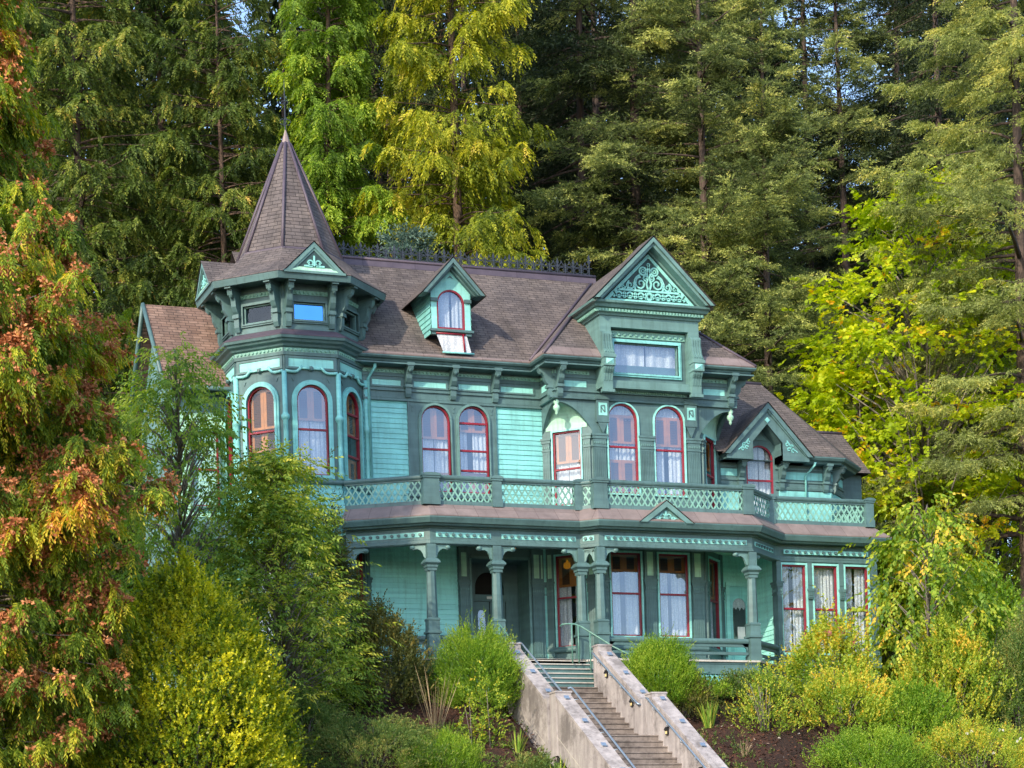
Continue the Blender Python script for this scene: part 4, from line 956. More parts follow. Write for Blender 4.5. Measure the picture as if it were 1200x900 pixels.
# small pediment over the porch eaves
fr = (1.62, -.36, 0); c_ = 0.83
fr = (1.62, -.36, 0)
PX0 = 2.02
q = MB((PX0, -.42, 0)); rake(q, 0, .86, 3.98, 4.62, .14, -.5, .08); rake(q, 0, .74, 4.02, 4.50, .06, -.4, .03); q.prism_sz([(-.7, 4.02), (.7, 4.02), (0, 4.5)], -.3, -.03); o = H(q, "porch_pediment", MID)
q = MB((PX0, -.42, 0))
for sg in (-1, 1):
    q.ribbon([(sg * (.10 + .075 * cos(x)), 4.17 + .075 * sin(x)) for x in [j * pi / 4 for j in range(8)]], .035, -.03, .0); q.ribbon([(sg * .12, 4.10), (sg * .24, 4.16), (sg * .38, 4.09)], .045, -.03, .0)
q.ribbon([(0, 4.08), (0, 4.34)], .06, -.03, .0); q.ribbon([(-.4, 4.09), (.4, 4.09)], .045, -.03, 0); H(q, "pediment_scroll", AQUAL, o)
q = MB((PX0, -.42, 0)); [q.loc([(sg * .9, .1, 3.98), (0, .1, 4.65), (0, -.9, 4.65), (sg * .9, -.05, 4.0)], [(0, 1, 2, 3)]) for sg in (-1, 1)]; H(q, "pediment_roof", COPPER, o)

# ---- front door ----------------------------------------------------------
q = MB(FM); a, b = X(-2.92), X(-.98)
q.box(a - .38, a - .02, 0, .05, 0, 3.72); q.box(b + .02, b + .38, 0, .05, 0, 3.72); q.box(a - .02, b + .02, 0, .05, 3.42, 3.72); H(q, "door_surround", DARK)
q = MB(FM); q.box(a - .02, a + .05, -.85, .08, 0, 3.45); q.box(b - .05, b + .02, -.85, .08, 0, 3.45); q.box(a, b, -.05, .08, 3.38, 3.45); H(q, "door_frame", MID)
q = MB(FM); q.poly([(a, 0, 0), (a, -.9, 0), (a, -.9, 3.4), (a, 0, 3.4)]); q.poly([(b, 0, 0), (b, -.9, 0), (b, -.9, 3.4), (b, 0, 3.4)]); q.poly([(a, 0, 3.4), (b, 0, 3.4), (b, -.9, 3.4), (a, -.9, 3.4)])
panel(q, a, b, 0, 3.4, [(a + .45, b - .45, 0, 2.25, False), (a + .5, b - .5, 2.45, 3.15, True)], -.9, .1); H(q, "door_recess", DARK)
pilaster("pilaster", FM, a - .2, .30, 0, 3.72, d=.05, panel_mat=PALE, zc=2.62); pilaster("pilaster", FM, b + .2, .30, 0, 3.72, d=.05, panel_mat=PALE, zc=2.62)
da, db = a + .45, b - .45; dm = (da + db) / 2
for x0, x1 in ((da, dm - .005), (dm + .005, db)):
    q = MB(FM); panel(q, x0 + .01, x1 - .01, .02, 2.24, [(x0 + .13, x1 - .13, .85, 1.98, True)], -.93, .04); q.box(x0 + .1, x1 - .1, -.93, -.915, .15, .7); o = H(q, "front_door", DARK)
    q = MB(FM); pts = outline(x0 + .13, x1 - .13, .85, 1.98, True); q.poly([(s, -.955, z) for s, z in pts]); H(q, "door_pane", GLASS if x0 == da else GLASSD, o)
    q = MB(FM); q.lathe((x1 - .07) if x0 == da else x0 + .07, -.90, [(.01, 1.0), (.03, 1.02), (.03, 1.06), (.01, 1.08)], 8); H(q, "door_knob", COPPER, o)
q = MB(FM); q.box(da + .16, da + .33, -.945, -.94, .95, 1.35); H(q, "door_notice", PAPER)
q = MB(FM); q.box(dm - .10, dm + .10, -.89, -.87, 2.31, 2.39); H(q, "door_plate", PAPER)
q = MB((-2.02, 1.75, 0)); q.lathe(0, 0, [(.03, 3.72), (.05, 3.66), (.12, 3.62), (.10, 3.48), (.05, 3.44)], 8); H(q, "porch_lamp", AMBER)

# ---- right wing ----------------------------------------------------------
WY = 1.25; FW_ = (6.52, WY, 0); WL = 3.45
q = MB(FW_); ops = [(.13, .95, .45, 3.17, False), (1.23, 2.05, .45, 3.17, False), (2.34, 3.14, .45, 3.17, False)]
panel(q, 0, WL, -1.2, 3.8, ops, 0, .3); q.box(0, WL, 0, .05, 3.27, 3.36); H(q, "wing_wall", DARK)
for a, b, z0, z1, ar in ops: window(FW_, a, b, z0, z1, False, 1.82, curt=[(.4, 1.8), (1.84, 3.2)], glass=GLASSD, cmat=AQUAL, casing=.06)
q = MB(); q.sweep([(6.52, 4.0), (6.52, WY), (9.97, WY), (9.97, 5)], [(0, .02), (.08, .02), (.08, .1), (.04, .16), (0, .16)]); q.cut(); q.sweep([(6.52, 4.0), (6.52, WY), (9.97, WY), (9.97, 5)], [(0, .30), (.06, .30), (.09, .36), (.03, .39), (0, .39)]); q.cut(); q.sweep([(6.52, WY), (9.97, WY), (9.97, 5)], [(0, 3.36), (.06, 3.36), (.06, 3.42), (.03, 3.44), (.03, 3.8), (0, 3.8)]); H(q, "wing_mouldings", DARK)
for sc, wd in ((1.09, .18), (2.19, .18)):
    q = MB(FW_); q.box(sc - wd / 2, sc + wd / 2, 0, .05, .5, 3.26); q.box(sc - .06, sc + .06, .05, .065, 2.55, 3.1); q.box(sc - wd / 2 - .02, sc + wd / 2 + .02, .05, .13, 2.36, 2.44); q.box(sc - wd / 2, sc + wd / 2, .05, .11, 2.12, 2.36)
    for zz in (2.16, 2.23, 2.3): q.box(sc - wd / 2 + .02, sc + wd / 2 - .02, .11, .125, zz, zz + .04)
    H(q, "window_mullion", DARK)
pilaster("pilaster", FW_, .02, .16, 0, 3.27, zc=2.55); pilaster("pilaster", FW_, WL - .1, .24, 0, 3.27, zc=2.55)
# side wall of the wing and wall behind the right end of the porch, with a glazed side door
fs_, Ls = along((6.52, YM + .0), (6.52, WY)); q = MB(fs_); clapboards(q, 0, Ls - .2, 0, 3.75); H(q, "wall_siding", AQUA_LIFT)
pilaster("pilaster", fs_, Ls - .12, .24, 0, 3.72, zc=2.55)
FB = (5.52, YM, 0); q = MB(FB); clapboards(q, 0, 1.0, 0, 3.75, [(.12, 1.0, 0, 2.85)]); H(q, "wall_siding", AQUA_LIFT)
q = MB(FB); ring(q, [(.10, 0), (1.0, 0), (1.0, 2.9), (.10, 2.9)], [(.22, 0), (.90, 0), (.90, 2.76), (.22, 2.76)], -.02, .07); H(q, "side_door_frame", AQUAL)
q = MB(FB); panel(q, .22, .90, 0, 2.76, [(.34, .80, 1.05, 2.4, True)], .01, .04); q.box(.34, .80, .01, .03, .2, .85); o = H(q, "side_door", AQUA)
q = MB(FB); q.poly([(s, -.02, z) for s, z in outline(.34, .80, 1.05, 2.4, True)]); H(q, "side_door_pane", GLASSD, o)
q = MB(FB); q.box(.50, .76, -.012, -.008, 1.08, 1.5); H(q, "door_notice", PAPER, o)
q = MB(FB); q.loc([(.34 + .46 * i / 12, -.03 - .01 * (i % 2), z) for i in range(13) for z in (2.0 + .12 * abs(sin(i * .9)), 2.42)], [(2 * i, 2 * i + 2, 2 * i + 3, 2 * i + 1) for i in range(12)]); H(q, "door_lace", LACE, o)
# upper storey
FU = (5.52, YM, 0); UL = 4.0; UPS = [[(5.52, YM), (6.46, YM)], [(7.50, YM), (9.5, YM), (10.5, 4.1), (10.5, 9.0)]]
q = MB(FU); panel(q, 0, UL, 4.42, 6.8, [(.98, 1.92, 4.95, 6.78, False)], 0, .3)
q.at(along((9.5, YM), (10.5, 4.1))[0]); panel(q, 0, 1.414, 4.42, 6.8, [], 0); q.at(along((10.5, 4.1), (10.5, 9))[0]); panel(q, 0, 4.9, -1, 6.8, [], 0); H(q, "wing_upper_wall", DARK)
q = MB(FU); q.box(.05, .82, 0, .02, 6.26, 6.48); q.cut(); q.box(2.1, UL - .1, 0, .02, 6.22, 6.46); q.cut(); q.box(2.1, UL - .02, 0, .02, 4.5, 5.86); q.cut(); q.box(.05, .7, 0, .02, 4.5, 5.86); q.cut(); q.at(along((9.5, YM), (10.5, 4.1))[0]); q.box(.1, 1.3, 0, .02, 6.22, 6.46); q.cut(); q.box(.1, 1.3, 0, .02, 4.6, 5.86); H(q, "wing_panels", AQUA)
q = MB(); [q.sweep(u_, [(0, 5.88), (.05, 5.88), (.06, 5.95), (.03, 6.0), (0, 6.0)]) for u_ in UPS]; [q.sweep(u_, [(0, 6.12), (.04, 6.12), (.04, 6.17), (0, 6.18)]) for u_ in UPS]; [q.sweep(u_, [(0, 6.52), (.05, 6.52), (.05, 6.58), (0, 6.6)]) for u_ in UPS]; H(q, "wing_string_course", DARK)
q = MB(); [q.sweep(u_, [(0, 6.68), (.38, 6.68), (.42, 6.74), (.52, 6.77), (.57, 6.84), (.57, 6.88), (0, 6.88)]) for u_ in UPS]; H(q, "wing_eaves", DARK)
for fr, s in ((FU, .72), (FU, 2.18), (FU, UL - .25), (along((9.5, YM), (10.5, 4.1))[0], .2)):
    q = MB(fr); scroll_bracket(q, s, .16, 0, 6.70, .85, .42); H(q, "eaves_bracket", DARK)
q = MB(FU); x0 = 3.05; q.tube([(x0 + .12, .5, 6.70), (x0 + .12, .46, 6.62), (x0, .06, 6.36), (x0, .06, 4.5)], .04, 7); H(q, "rain_pipe", AQUA)
q = MB(); A = (7.0, 6.3, 10.05); B = (8.65, 6.1, 10.02)
e1, e2, e3, e4 = (5.2, YM - .58, 6.88), (9.72, YM - .58, 6.88), (11.05, 3.85, 6.88), (11.05, 9.2, 6.88)
ky = (10.02 - 6.88) / (6.1 - e1[1]); q.wpoly([e1, (6.44, e1[1], 6.88), (6.44, 3.75, 6.88 + ky * (3.75 - e1[1])), (7.52, 3.75, 6.88 + ky * (3.75 - e1[1])), (7.52, e1[1], 6.88), e2, B, (5.2, 6.1, 10.02)]); q.wpoly([e2, e3, B]); q.wpoly([e3, e4, B]); q.wpoly([(5.2, 6.1, 10.02), B, e4, (5.2, 9.2, 6.88)]); H(q, "wing_roof", SHIN)
q = MB(); q.raw([(9.6, 6.3, 8.55), (11.75, 6.3, 8.55), (11.85, 4.6, 6.9), (9.6, 4.6, 6.9)], [(0, 1, 2, 3)]); q.raw([(11.75, 6.3, 8.55), (11.85, 4.6, 6.9), (12.2, 9, 6.9)], [(0, 1, 2)]); H(q, "rear_bay_roof", SHIN)
q = MB(); q.slab([(10.5, 5.0), (11.7, 5.0), (11.7, 9), (10.5, 9)], -1.2, 6.9); H(q, "rear_bay_wall", DARK)
q = MB(); q.tube([(5.6, 6.1, 10.05), B], .06, 6, True); q.cut(); q.tube([(9.9, 6.3, 8.58), (11.75, 6.3, 8.58)], .05, 6, True); H(q, "wing_ridge_cap", COPPERD)
# gabled wall dormer of the wing
DGY = YM - .58; FG2 = (5.52, DGY, 0); gc2 = 1.46
q = MB(FG2); apex = 8.36; base = 6.86; hw2 = 1.45
q.prism_sz([(gc2 - hw2, base), (gc2 - .52, base), (gc2 - .52, 7.25), (gc2, 7.82), (gc2, apex)], -.1, .0); q.prism_sz([(gc2 + hw2, base), (gc2 + .52, base), (gc2 + .52, 7.25), (gc2, 7.82), (gc2, apex)], -.1, .0)
q.poly([(gc2 - .52, 0, base - .18), (gc2 - .52, -.58, base - .18), (gc2 - .52, -.58, 7.25), (gc2 - .52, 0, 7.25)]); q.poly([(gc2 + .52, 0, base - .18), (gc2 + .52, -.58, base - .18), (gc2 + .52, -.58, 7.25), (gc2 + .52, 0, 7.25)])
q.poly([(gc2 - .52, 0, 7.25), (gc2, 0, 7.82), (gc2, -.58, 7.82), (gc2 - .52, -.58, 7.25)]); q.poly([(gc2 + .52, 0, 7.25), (gc2, 0, 7.82), (gc2, -.58, 7.82), (gc2 + .52, -.58, 7.25)])
q.box(gc2 - hw2, gc2 - .52, -.58, .02, base - .18, base); q.box(gc2 + .52, gc2 + hw2, -.58, .02, base - .18, base)
panel(q, gc2 - .52, gc2 + .52, 6.8, 7.85, [(gc2 - .47, gc2 + .47, 6.8, 7.26, True)], -.57, .2)
H(q, "wing_gable", DARK)
q = MB(FG2); rake(q, gc2, hw2 + .10, base - .05, apex + .10, .13, -.1, .10); rake(q, gc2, hw2 - .06, base, apex - .06, .07, -.1, .05); H(q, "wing_bargeboard", DARK)
q = MB(FG2); q.prism_sz([(gc2, 8.02), (gc2 + .09, 7.93), (gc2, 7.84), (gc2 - .09, 7.93)], 0, .03)
for sg in (-1, 1):
    c_ = gc2 + sg * .82
    q.ribbon([(c_ - .15 * sg, 7.32), (c_, 7.12), (c_ + .22 * sg, 6.96)], .03, 0, .02)
    for x_, z_ in ((-.08, 7.05), (.06, 7.0), (-.14, 7.2), (.02, 7.14)): q.ribbon([(c_ + sg * x_ + .05 * cos(a_), z_ + .05 * sin(a_)) for a_ in [j * pi / 3 for j in range(6)]], .03, 0, .02)
H(q, "gable_ornament", AQUA)
q = MB((5.52, YM, 0)); q.prism_sz([(gc2 - .26, 7.42), (gc2 + .26, 7.42), (gc2, 7.66)], .012, .035); H(q, "gable_triangle", MID)
window(FU, .98, 1.92, 4.95, 7.26, True, 6.15, curt=[(4.9, 7.3)], glass=GLASSD, casing=0, label="arched window with lace under the small pointed gable")
q = MB(FG2)
kw = (10.02 - 6.88) / (6.1 - (YM - .58))
for sg in (-1, 1):
    yb1 = .05; yb2 = (apex + .13 - 6.88) / kw
    q.loc([(gc2 + sg * (hw2 + .14), .13, base - .05), (gc2, .13, apex + .13), (gc2, -yb2, apex + .13), (gc2 + sg * (hw2 + .14), -yb1, base - .03)], [(0, 1, 2, 3)])
H(q, "wing_gable_roof", SHIN)

# ---- left wing behind the tower ------------------------------------------
lx, ry, rz_, ey, ez = -11.85, 6.5, 11.35, 3.9, 8.3
q = MB(); q.raw([(lx, ry, rz_), (-8.0, ry, rz_), (-8.0, ey, ez), (lx, ey, ez)], [(0, 1, 2, 3)]); q.raw([(lx, ry, rz_), (-8.0, ry, rz_), (-8.0, 9.2, ez), (lx, 9.2, ez)], [(0, 1, 2, 3)]); H(q, "left_wing_roof", SHINP)
q = MB(); q.tube([(lx - .02, ry, rz_), (lx - .02, ey, ez - .02)], .07, 5, True); q.tube([(lx - .02, ry, rz_), (lx - .02, 9.2, ez - .02)], .07, 5, True); q.tube([(lx, ey, ez - .03), (-8, ey, ez - .03)], .07, 5, True); H(q, "left_wing_eaves", DARK)
q = MB(); q.slab([(-11.5, 4.5), (-8.5, 4.5), (-8.5, 9.0), (-11.5, 9.0)], -1.2, 8.35); q.raw([(-11.5, 4.5, 8.35), (-11.5, 9.0, 8.35), (-11.5, ry, 11.0)], [(0, 1, 2)]); H(q, "left_wing_wall", MID)
FLW = (-11.5, 4.5, 0)
q = MB(FLW); clapboards(q, .1, 2.5, 0, 3.6); q.cut(); clapboards(q, .1, 2.5, 4.6, 7.7); H(q, "wall_siding", PALE)
window((-11.5, 4.46, 0), .5, 1.3, 4.9, 7.1, False, 6.0, curt=[(4.8, 7.2)], glass=GLASSD, cmat=MID, d=.04); window((-11.5, 4.46, 0), .6, 1.5, .7, 3.2, False, 2.0, curt=[(.6, 3.3)], glass=GLASSD, cmat=MID, d=.04)
q = MB((-11.6, 3.1, 0)); q.box(-.2, 2.9, -.1, .1, 3.7, 4.2); q.box(-.2, 2.9, -1.36, -.1, 3.9, 4.0); H(q, "side_porch_roof", DARK)
for s in (.0, 1.3, 2.6):
    q = MB((-11.6 + s, 3.1, 0)); q.lathe(0, 0, [(.12, -1.2), (.12, .8), (.09, .9), (.09, 2.9), (.13, 3.0), (.13, 3.1), (.09, 3.2), (.09, 3.7)], 8); H(q, "side_porch_post", DARK)
# back and interior
q = MB(); q.slab([(-9.4, 9.2), (5.4, 9.2), (5.4, 9.35), (-9.4, 9.35)], -1, 9.2); q.cut(); q.slab([(5.38, 3.4), (5.5, 3.4), (5.5, 9.3), (5.38, 9.3)], -1, 9.2); H(q, "rear_wall", AQUA)
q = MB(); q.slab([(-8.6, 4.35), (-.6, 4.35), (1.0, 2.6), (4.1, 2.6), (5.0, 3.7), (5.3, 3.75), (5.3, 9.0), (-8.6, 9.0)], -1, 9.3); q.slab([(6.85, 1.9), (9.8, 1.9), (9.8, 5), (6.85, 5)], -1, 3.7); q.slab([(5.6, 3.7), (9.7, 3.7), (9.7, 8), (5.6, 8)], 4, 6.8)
q.slab(octo(1.3), -1, 10.9); H(q, "interior_shade", BLACK)  # solid near-black blocks stand in for the shade of unlit rooms
# painted wooden steps up to the porch
SX0, SX1 = -3.35, -.42
st = MB(); nosg = MB(); RIS, TRD = .17, .30; Y0 = .22
for i in range(6):
    z1_ = -i * RIS; yb = Y0 - i * TRD
    if i == 0: st.slab([(SX0, yb), (SX1, yb), (SX1, yb + .05), (SX0, yb + .05)], -RIS, -.03); nosg.slab([(SX0, yb - .05), (SX1, yb - .05), (SX1, yb + .06), (SX0, yb + .06)], -.035, .004)
    else:
        st.slab([(SX0, yb), (SX1, yb), (SX1, yb + TRD - .001), (SX0, yb + TRD - .001)], z1_ - RIS, z1_ - .03); nosg.slab([(SX0, yb - .04), (SX1, yb - .04), (SX1, yb + TRD - .002), (SX0, yb + TRD - .002)], z1_ - .03, z1_)
o = H(st, "porch_steps", DARK); H(nosg, "step_treads", TREADW, o)
# ================================================================== ground
def gz(x, y):
    if y > 10.5: z = -1.1 + min(.30 * (y - 10.5), 11.0)
    elif y > -1.0: z = -1.1
    else: z = -1.1 + .56 * (y + 1.0)
    if z < -9.0: z = -9.0 - .6 * (1 - math.exp((z + 9.0) / .6 * .9))
    return max(z, -9.7)
def gzn(x, y):
    z = gz(x, y)
    if y < -1.2: z += .10 * sin(x * 1.7 + y * .9) + .07 * sin(x * 3.1 - y * 2.3) + .04 * sin(x * 6.3 + y * 5.1)
    if -3.75 < x < -.3 and -11.5 < y < 1: z = min(z, -1.25 + .60 * (y + 1.2)) - .55
    if y > 12: z += 1.0 * sin(x * .13 + 1) + .6 * sin(x * .31 + y * .2)
    return z
xs = sorted(set([-900, -500, -300, -200, -140, -100, -80] + [-60 + 1.5 * i for i in range(28)] + [-18 + .22 * i for i in range(150)] + [15 + 1.5 * i for i in range(44)] + [90, 120, 170, 250, 400, 700, 1100]))
ys = sorted(set([-900, -500, -300, -180, -120, -90] + [-70 + 3 * i for i in range(18)] + [-15 + .22 * i for i in range(72)] + [1 + 1.6 * i for i in range(40)] + [75, 100, 140, 200, 350, 700, 1200]))
gv = [(x, y, gzn(x, y)) for y in ys for x in xs]; nx = len(xs)
g_ = MB(); g_.raw(gv, [(j * nx + i, j * nx + i + 1, (j + 1) * nx + i + 1, (j + 1) * nx + i) for j in range(len(ys) - 1) for i in range(nx - 1)], True)
mt, t, b = nmat("bark_mulch_and_soil"); co = objcoord(t)
n1 = node(t, "ShaderNodeTexNoise", Scale=.55, Detail=7.0, Roughness=.65); n2 = node(t, "ShaderNodeTexVoronoi", Scale=13.0); n3 = node(t, "ShaderNodeTexNoise", Scale=17.0, Detail=6.0, Roughness=.75)
for n_ in (n1, n2, n3): t.links.new(co, n_.inputs[0])
r1 = ramp(t, [(.3, (.028, .013, .009, 1)), (.55, (.085, .036, .022, 1)), (.75, (.13, .065, .04, 1))]); t.links.new(n3.outputs[0], r1.inputs[0])
r2 = ramp(t, [(.45, (.6, .6, .6, 1)), (.6, (1.15, 1.1, 1.05, 1))]); t.links.new(n1.outputs[0], r2.inputs[0])
c_ = mixc(t, 1.0, r1.outputs[0], r2.outputs[0], 'MULTIPLY'); r3 = ramp(t, [(.5, (.45, .4, .38, 1)), (.95, (1.3, 1.2, 1.1, 1))]); t.links.new(n2.outputs["Color"], r3.inputs[0]); c_ = mixc(t, .8, c_, r3.outputs[0], 'MULTIPLY')
t.links.new(c_, b.inputs["Base Color"]); b.inputs["Roughness"].default_value = .95
bp = node(t, "ShaderNodeBump", Strength=1.0, Distance=.06); t.links.new(n3.outputs[0], bp.inputs["Height"]); t.links.new(bp.outputs[0], b.inputs["Normal"])
tag(g_.build("ground", mt), kind="structure")

# ================================================================== concrete stairway
stair = empty("concrete_stairway"); tag(stair, "board-marked concrete stairway climbing the planted bank to the porch", "stairway")
SL, SR = -3.2, -.80
q = MB(); y = -1.285; z = -1.02
prof = []
for fl_n, tr in ((10, .297), (15, .285)):
    for i in range(fl_n):
        q.slab([(SL + .002, y - tr), (SR - .002, y - tr), (SR - .002, y), (SL + .002, y)], z - .5, z - .035); q.slab([(SL + .002, y - tr - .025), (SR - .002, y - tr - .025), (SR - .002, y - .028), (SL + .002, y - .028)], z - .034, z)
        prof.append((y, z)); y -= tr; z -= .175
    if fl_n == 10:
        q.slab([(SL + .002, y - 1.03), (SR - .002, y - 1.03), (SR - .002, y), (SL + .002, y)], z - .5, z); y -= 1.03; z -= .0
        z -= .0
q.slab([(SL + .002, y - 6), (SR - .002, y - 6), (SR - .002, y), (SL + .002, y)], z - .6, z)
q.build("steps", CONCD, stair)
def parapet(xa, xb, pts, zbot, post, endpost):
    "solid balustrade between plan lines xa, xb; its top follows pts [(y,z)]; post at the head"
    mb = MB((0, 0, 0)); poly = pts + [(pts[-1][0], zbot(pts[-1][0])), (pts[0][0], zbot(pts[0][0]))]
    n = len(poly); P = [(xa, a, b_) for a, b_ in poly] + [(xb, a, b_) for a, b_ in poly]
    mb.raw(P, [tuple(range(n)), tuple(range(2 * n - 1, n - 1, -1))] + [(i, (i + 1) % n, n + (i + 1) % n, n + i) for i in range(n)])
    yy0, yy1, zt = post; e = .025
    mb.slab([(xa - e, yy1), (xb + e, yy1), (xb + e, yy0), (xa - e, yy0)], zbot(yy0), zt)
    mb.slab([(xa - e - .02, yy1 - .02), (xb + e + .02, yy1 - .02), (xb + e + .02, yy0 + .02), (xa - e - .02, yy0 + .02)], zt, zt + .045)
    yy0, yy1, zt = endpost; mb.slab([(xa - e, yy1), (xb + e, yy1), (xb + e, yy0), (xa - e, yy0)], zbot(yy0) - .5, zt)
    # coping
    (ya, za_), (yb, zb_) = pts[0], pts[-1]
    for sx in (-.03,):
        Pc = [(xa - .035, ya, za_ + .0), (xb + .035, ya, za_ + .0), (xb + .035, yb, zb_), (xa - .035, yb, zb_)]
        Pc2 = [(a, b_, c2 + .075) for a, b_, c2 in Pc]; mb.raw(Pc + Pc2, [(0, 1, 2, 3), (4, 5, 6, 7), (0, 1, 5, 4), (1, 2, 6, 5), (2, 3, 7, 6), (3, 0, 4, 7)])
    o = mb.build("parapet", CONC, stair)
    jm = MB()
    for xx, sg in ((xa, -1), (xb, 1)):
        jm.raw([(xx + sg * .004, ya, zbot(ya) + .5), (xx + sg * .004, yb, zbot(yb) + .5), (xx + sg * .004, yb, zbot(yb) + .47), (xx + sg * .004, ya, zbot(ya) + .47)], [(0, 1, 2, 3)])
    jm.build("board_joint", TREADW, o)
    return o
zb1 = lambda yy: -1.55 + .589 * (yy + 1.285) * (1 if yy < -1.285 else 0)
zb2 = lambda yy: -3.3 + .614 * (yy + 5.3) * (1 if yy < -5.3 else 0)
HR = []
for xa, xb, inner in ((SL - .40, SL, SL), (SR, SR + .38, SR)):
    parapet(xa, xb, [(-1.66, -.05), (-4.42, -1.70)], zb1, (-1.32, -1.68, .15), (-4.42, -4.66, -1.70))
    parapet(xa, xb, [(-5.3, -1.78), (-11.2, -5.40)], zb2, (-4.86, -5.30, -1.62), (-11.2, -11.5, -5.40))
    sg = 1 if inner == SL else -1
    for (ya, za_), (yb, zb_) in (((-1.45, -.03), (-4.55, -1.82)), ((-5.1, -1.72), (-11.0, -5.36))):
        hm = MB(); xo = inner + sg * .11; up_ = .26 if sg > 0 else 0.0; za_ += up_; zb_ += up_
        hm.tube([(inner + sg * .02, ya + .02, za_ - .02), (xo, ya, za_), (xo, ya - .12, za_ - .05), (xo, yb + .1, zb_ + .05), (xo, yb, zb_), (inner + sg * .02, yb, zb_ - .02)], .027, 8, True)
        nn = 4 if yb > -6 else 7
        for i in range(nn):
            f_ = (i + .5) / nn; y_ = ya + (yb - ya) * f_; z_ = za_ + (zb_ - za_) * f_ - .02
            hm.tube([(inner + sg * .01, y_, z_ - .10), (xo, y_, z_ - .08), (xo, y_, z_)], .012, 5, True)
        hm.build("handrail", STEEL, stair)
    # little blue-grey bolts on the coping
    for yy, zz in ((-2.0, -.16), (-3.1, -.82), (-4.2, -1.48), (-5.5, -1.81), (-6.7, -2.54), (-7.9, -3.28), (-9.1, -4.02)):
        pm = MB(); xx = (xa + xb) / 2; pm.raw([(xx - .07, yy + .02, zz + .085), (xx + .07, yy + .02, zz + .085), (xx + .07, yy - .05, zz + .012), (xx - .07, yy - .05, zz + .012)] + [(xx - .07, yy + .02, zz + .098), (xx + .07, yy + .02, zz + .098), (xx + .07, yy - .05, zz + .025), (xx - .07, yy - .05, zz + .025)], [(4, 5, 6, 7), (0, 1, 5, 4), (1, 2, 6, 5), (2, 3, 7, 6), (3, 0, 4, 7)]); pm.build("coping_plate", STEEL, stair)
for yy, zz in ((-2.25, -.72), (-3.95, -1.72), (-6.2, -2.72), (-8.2, -3.95)):
    lm = MB((SR, yy, -pi / 2)); lm.box(-.07, .07, -.02, .05, zz - .10, zz + .11); lm.prism_dz([(.05, zz + .11), (.09, zz + .03), (.05, zz + .0)], -.07, .07); o = lm.build("step_light", LAMPH, stair)
    lm = MB((SR, yy, -pi / 2)); lm.box(-.05, .05, .05, .058, zz - .08, zz - .005); lm.build("lens", LENS, o)
# green iron handrails on the porch steps
def iron_rail(name, label, pts, posts):
    r_ = empty(name); r_["label"] = label; r_["category"] = "handrail"
    mb = MB(); mb.tube(pts, .026, 8, True); mb.build("rail", RAILG, r_)
    for (x, y, z0_, z1_) in posts:
        mb = MB(); mb.tube([(x, y, z0_), (x, y, z1_)], .022, 7, True); mb.build("post", RAILG, r_)
iron_rail("handrail", "green iron handrail curling from the porch steps down behind the right-hand parapet",
          [(-1.28, -.02, .93), (-1.24, -.1, .98), (-1.08, -.16, .985), (-.9, -.22, .97), (-.72, -.3, .88), (-.3, -.75, .47), (-.1, -1.0, .25), (.2, -1.25, .03), (.7, -1.5, -.22), (1.35, -1.7, -.45), (2.1, -1.9, -.68), (2.35, -1.95, -.62), (2.55, -1.95, -.60)],
          [(-1.0, -.2, -.17, .97), (-.82, -.26, -.17, .93), (-.55, -.48, -.5, .72), (.33, -1.32, -1.3, -.03), (.85, -1.55, -1.5, -.27), (1.4, -1.72, -1.7, -.46), (2.1, -1.9, -1.9, -.68)])
iron_rail("handrail", "green iron handrail at the left side of the porch steps beside the white roses",
          [(-3.12, .30, .95), (-3.12, .12, .97), (-3.12, -.0, .9), (-3.1, -1.15, .12)], [(-3.12, .14, -.05, .97), (-3.11, -.55, -.6, .52), (-3.1, -1.1, -.9, .15)])

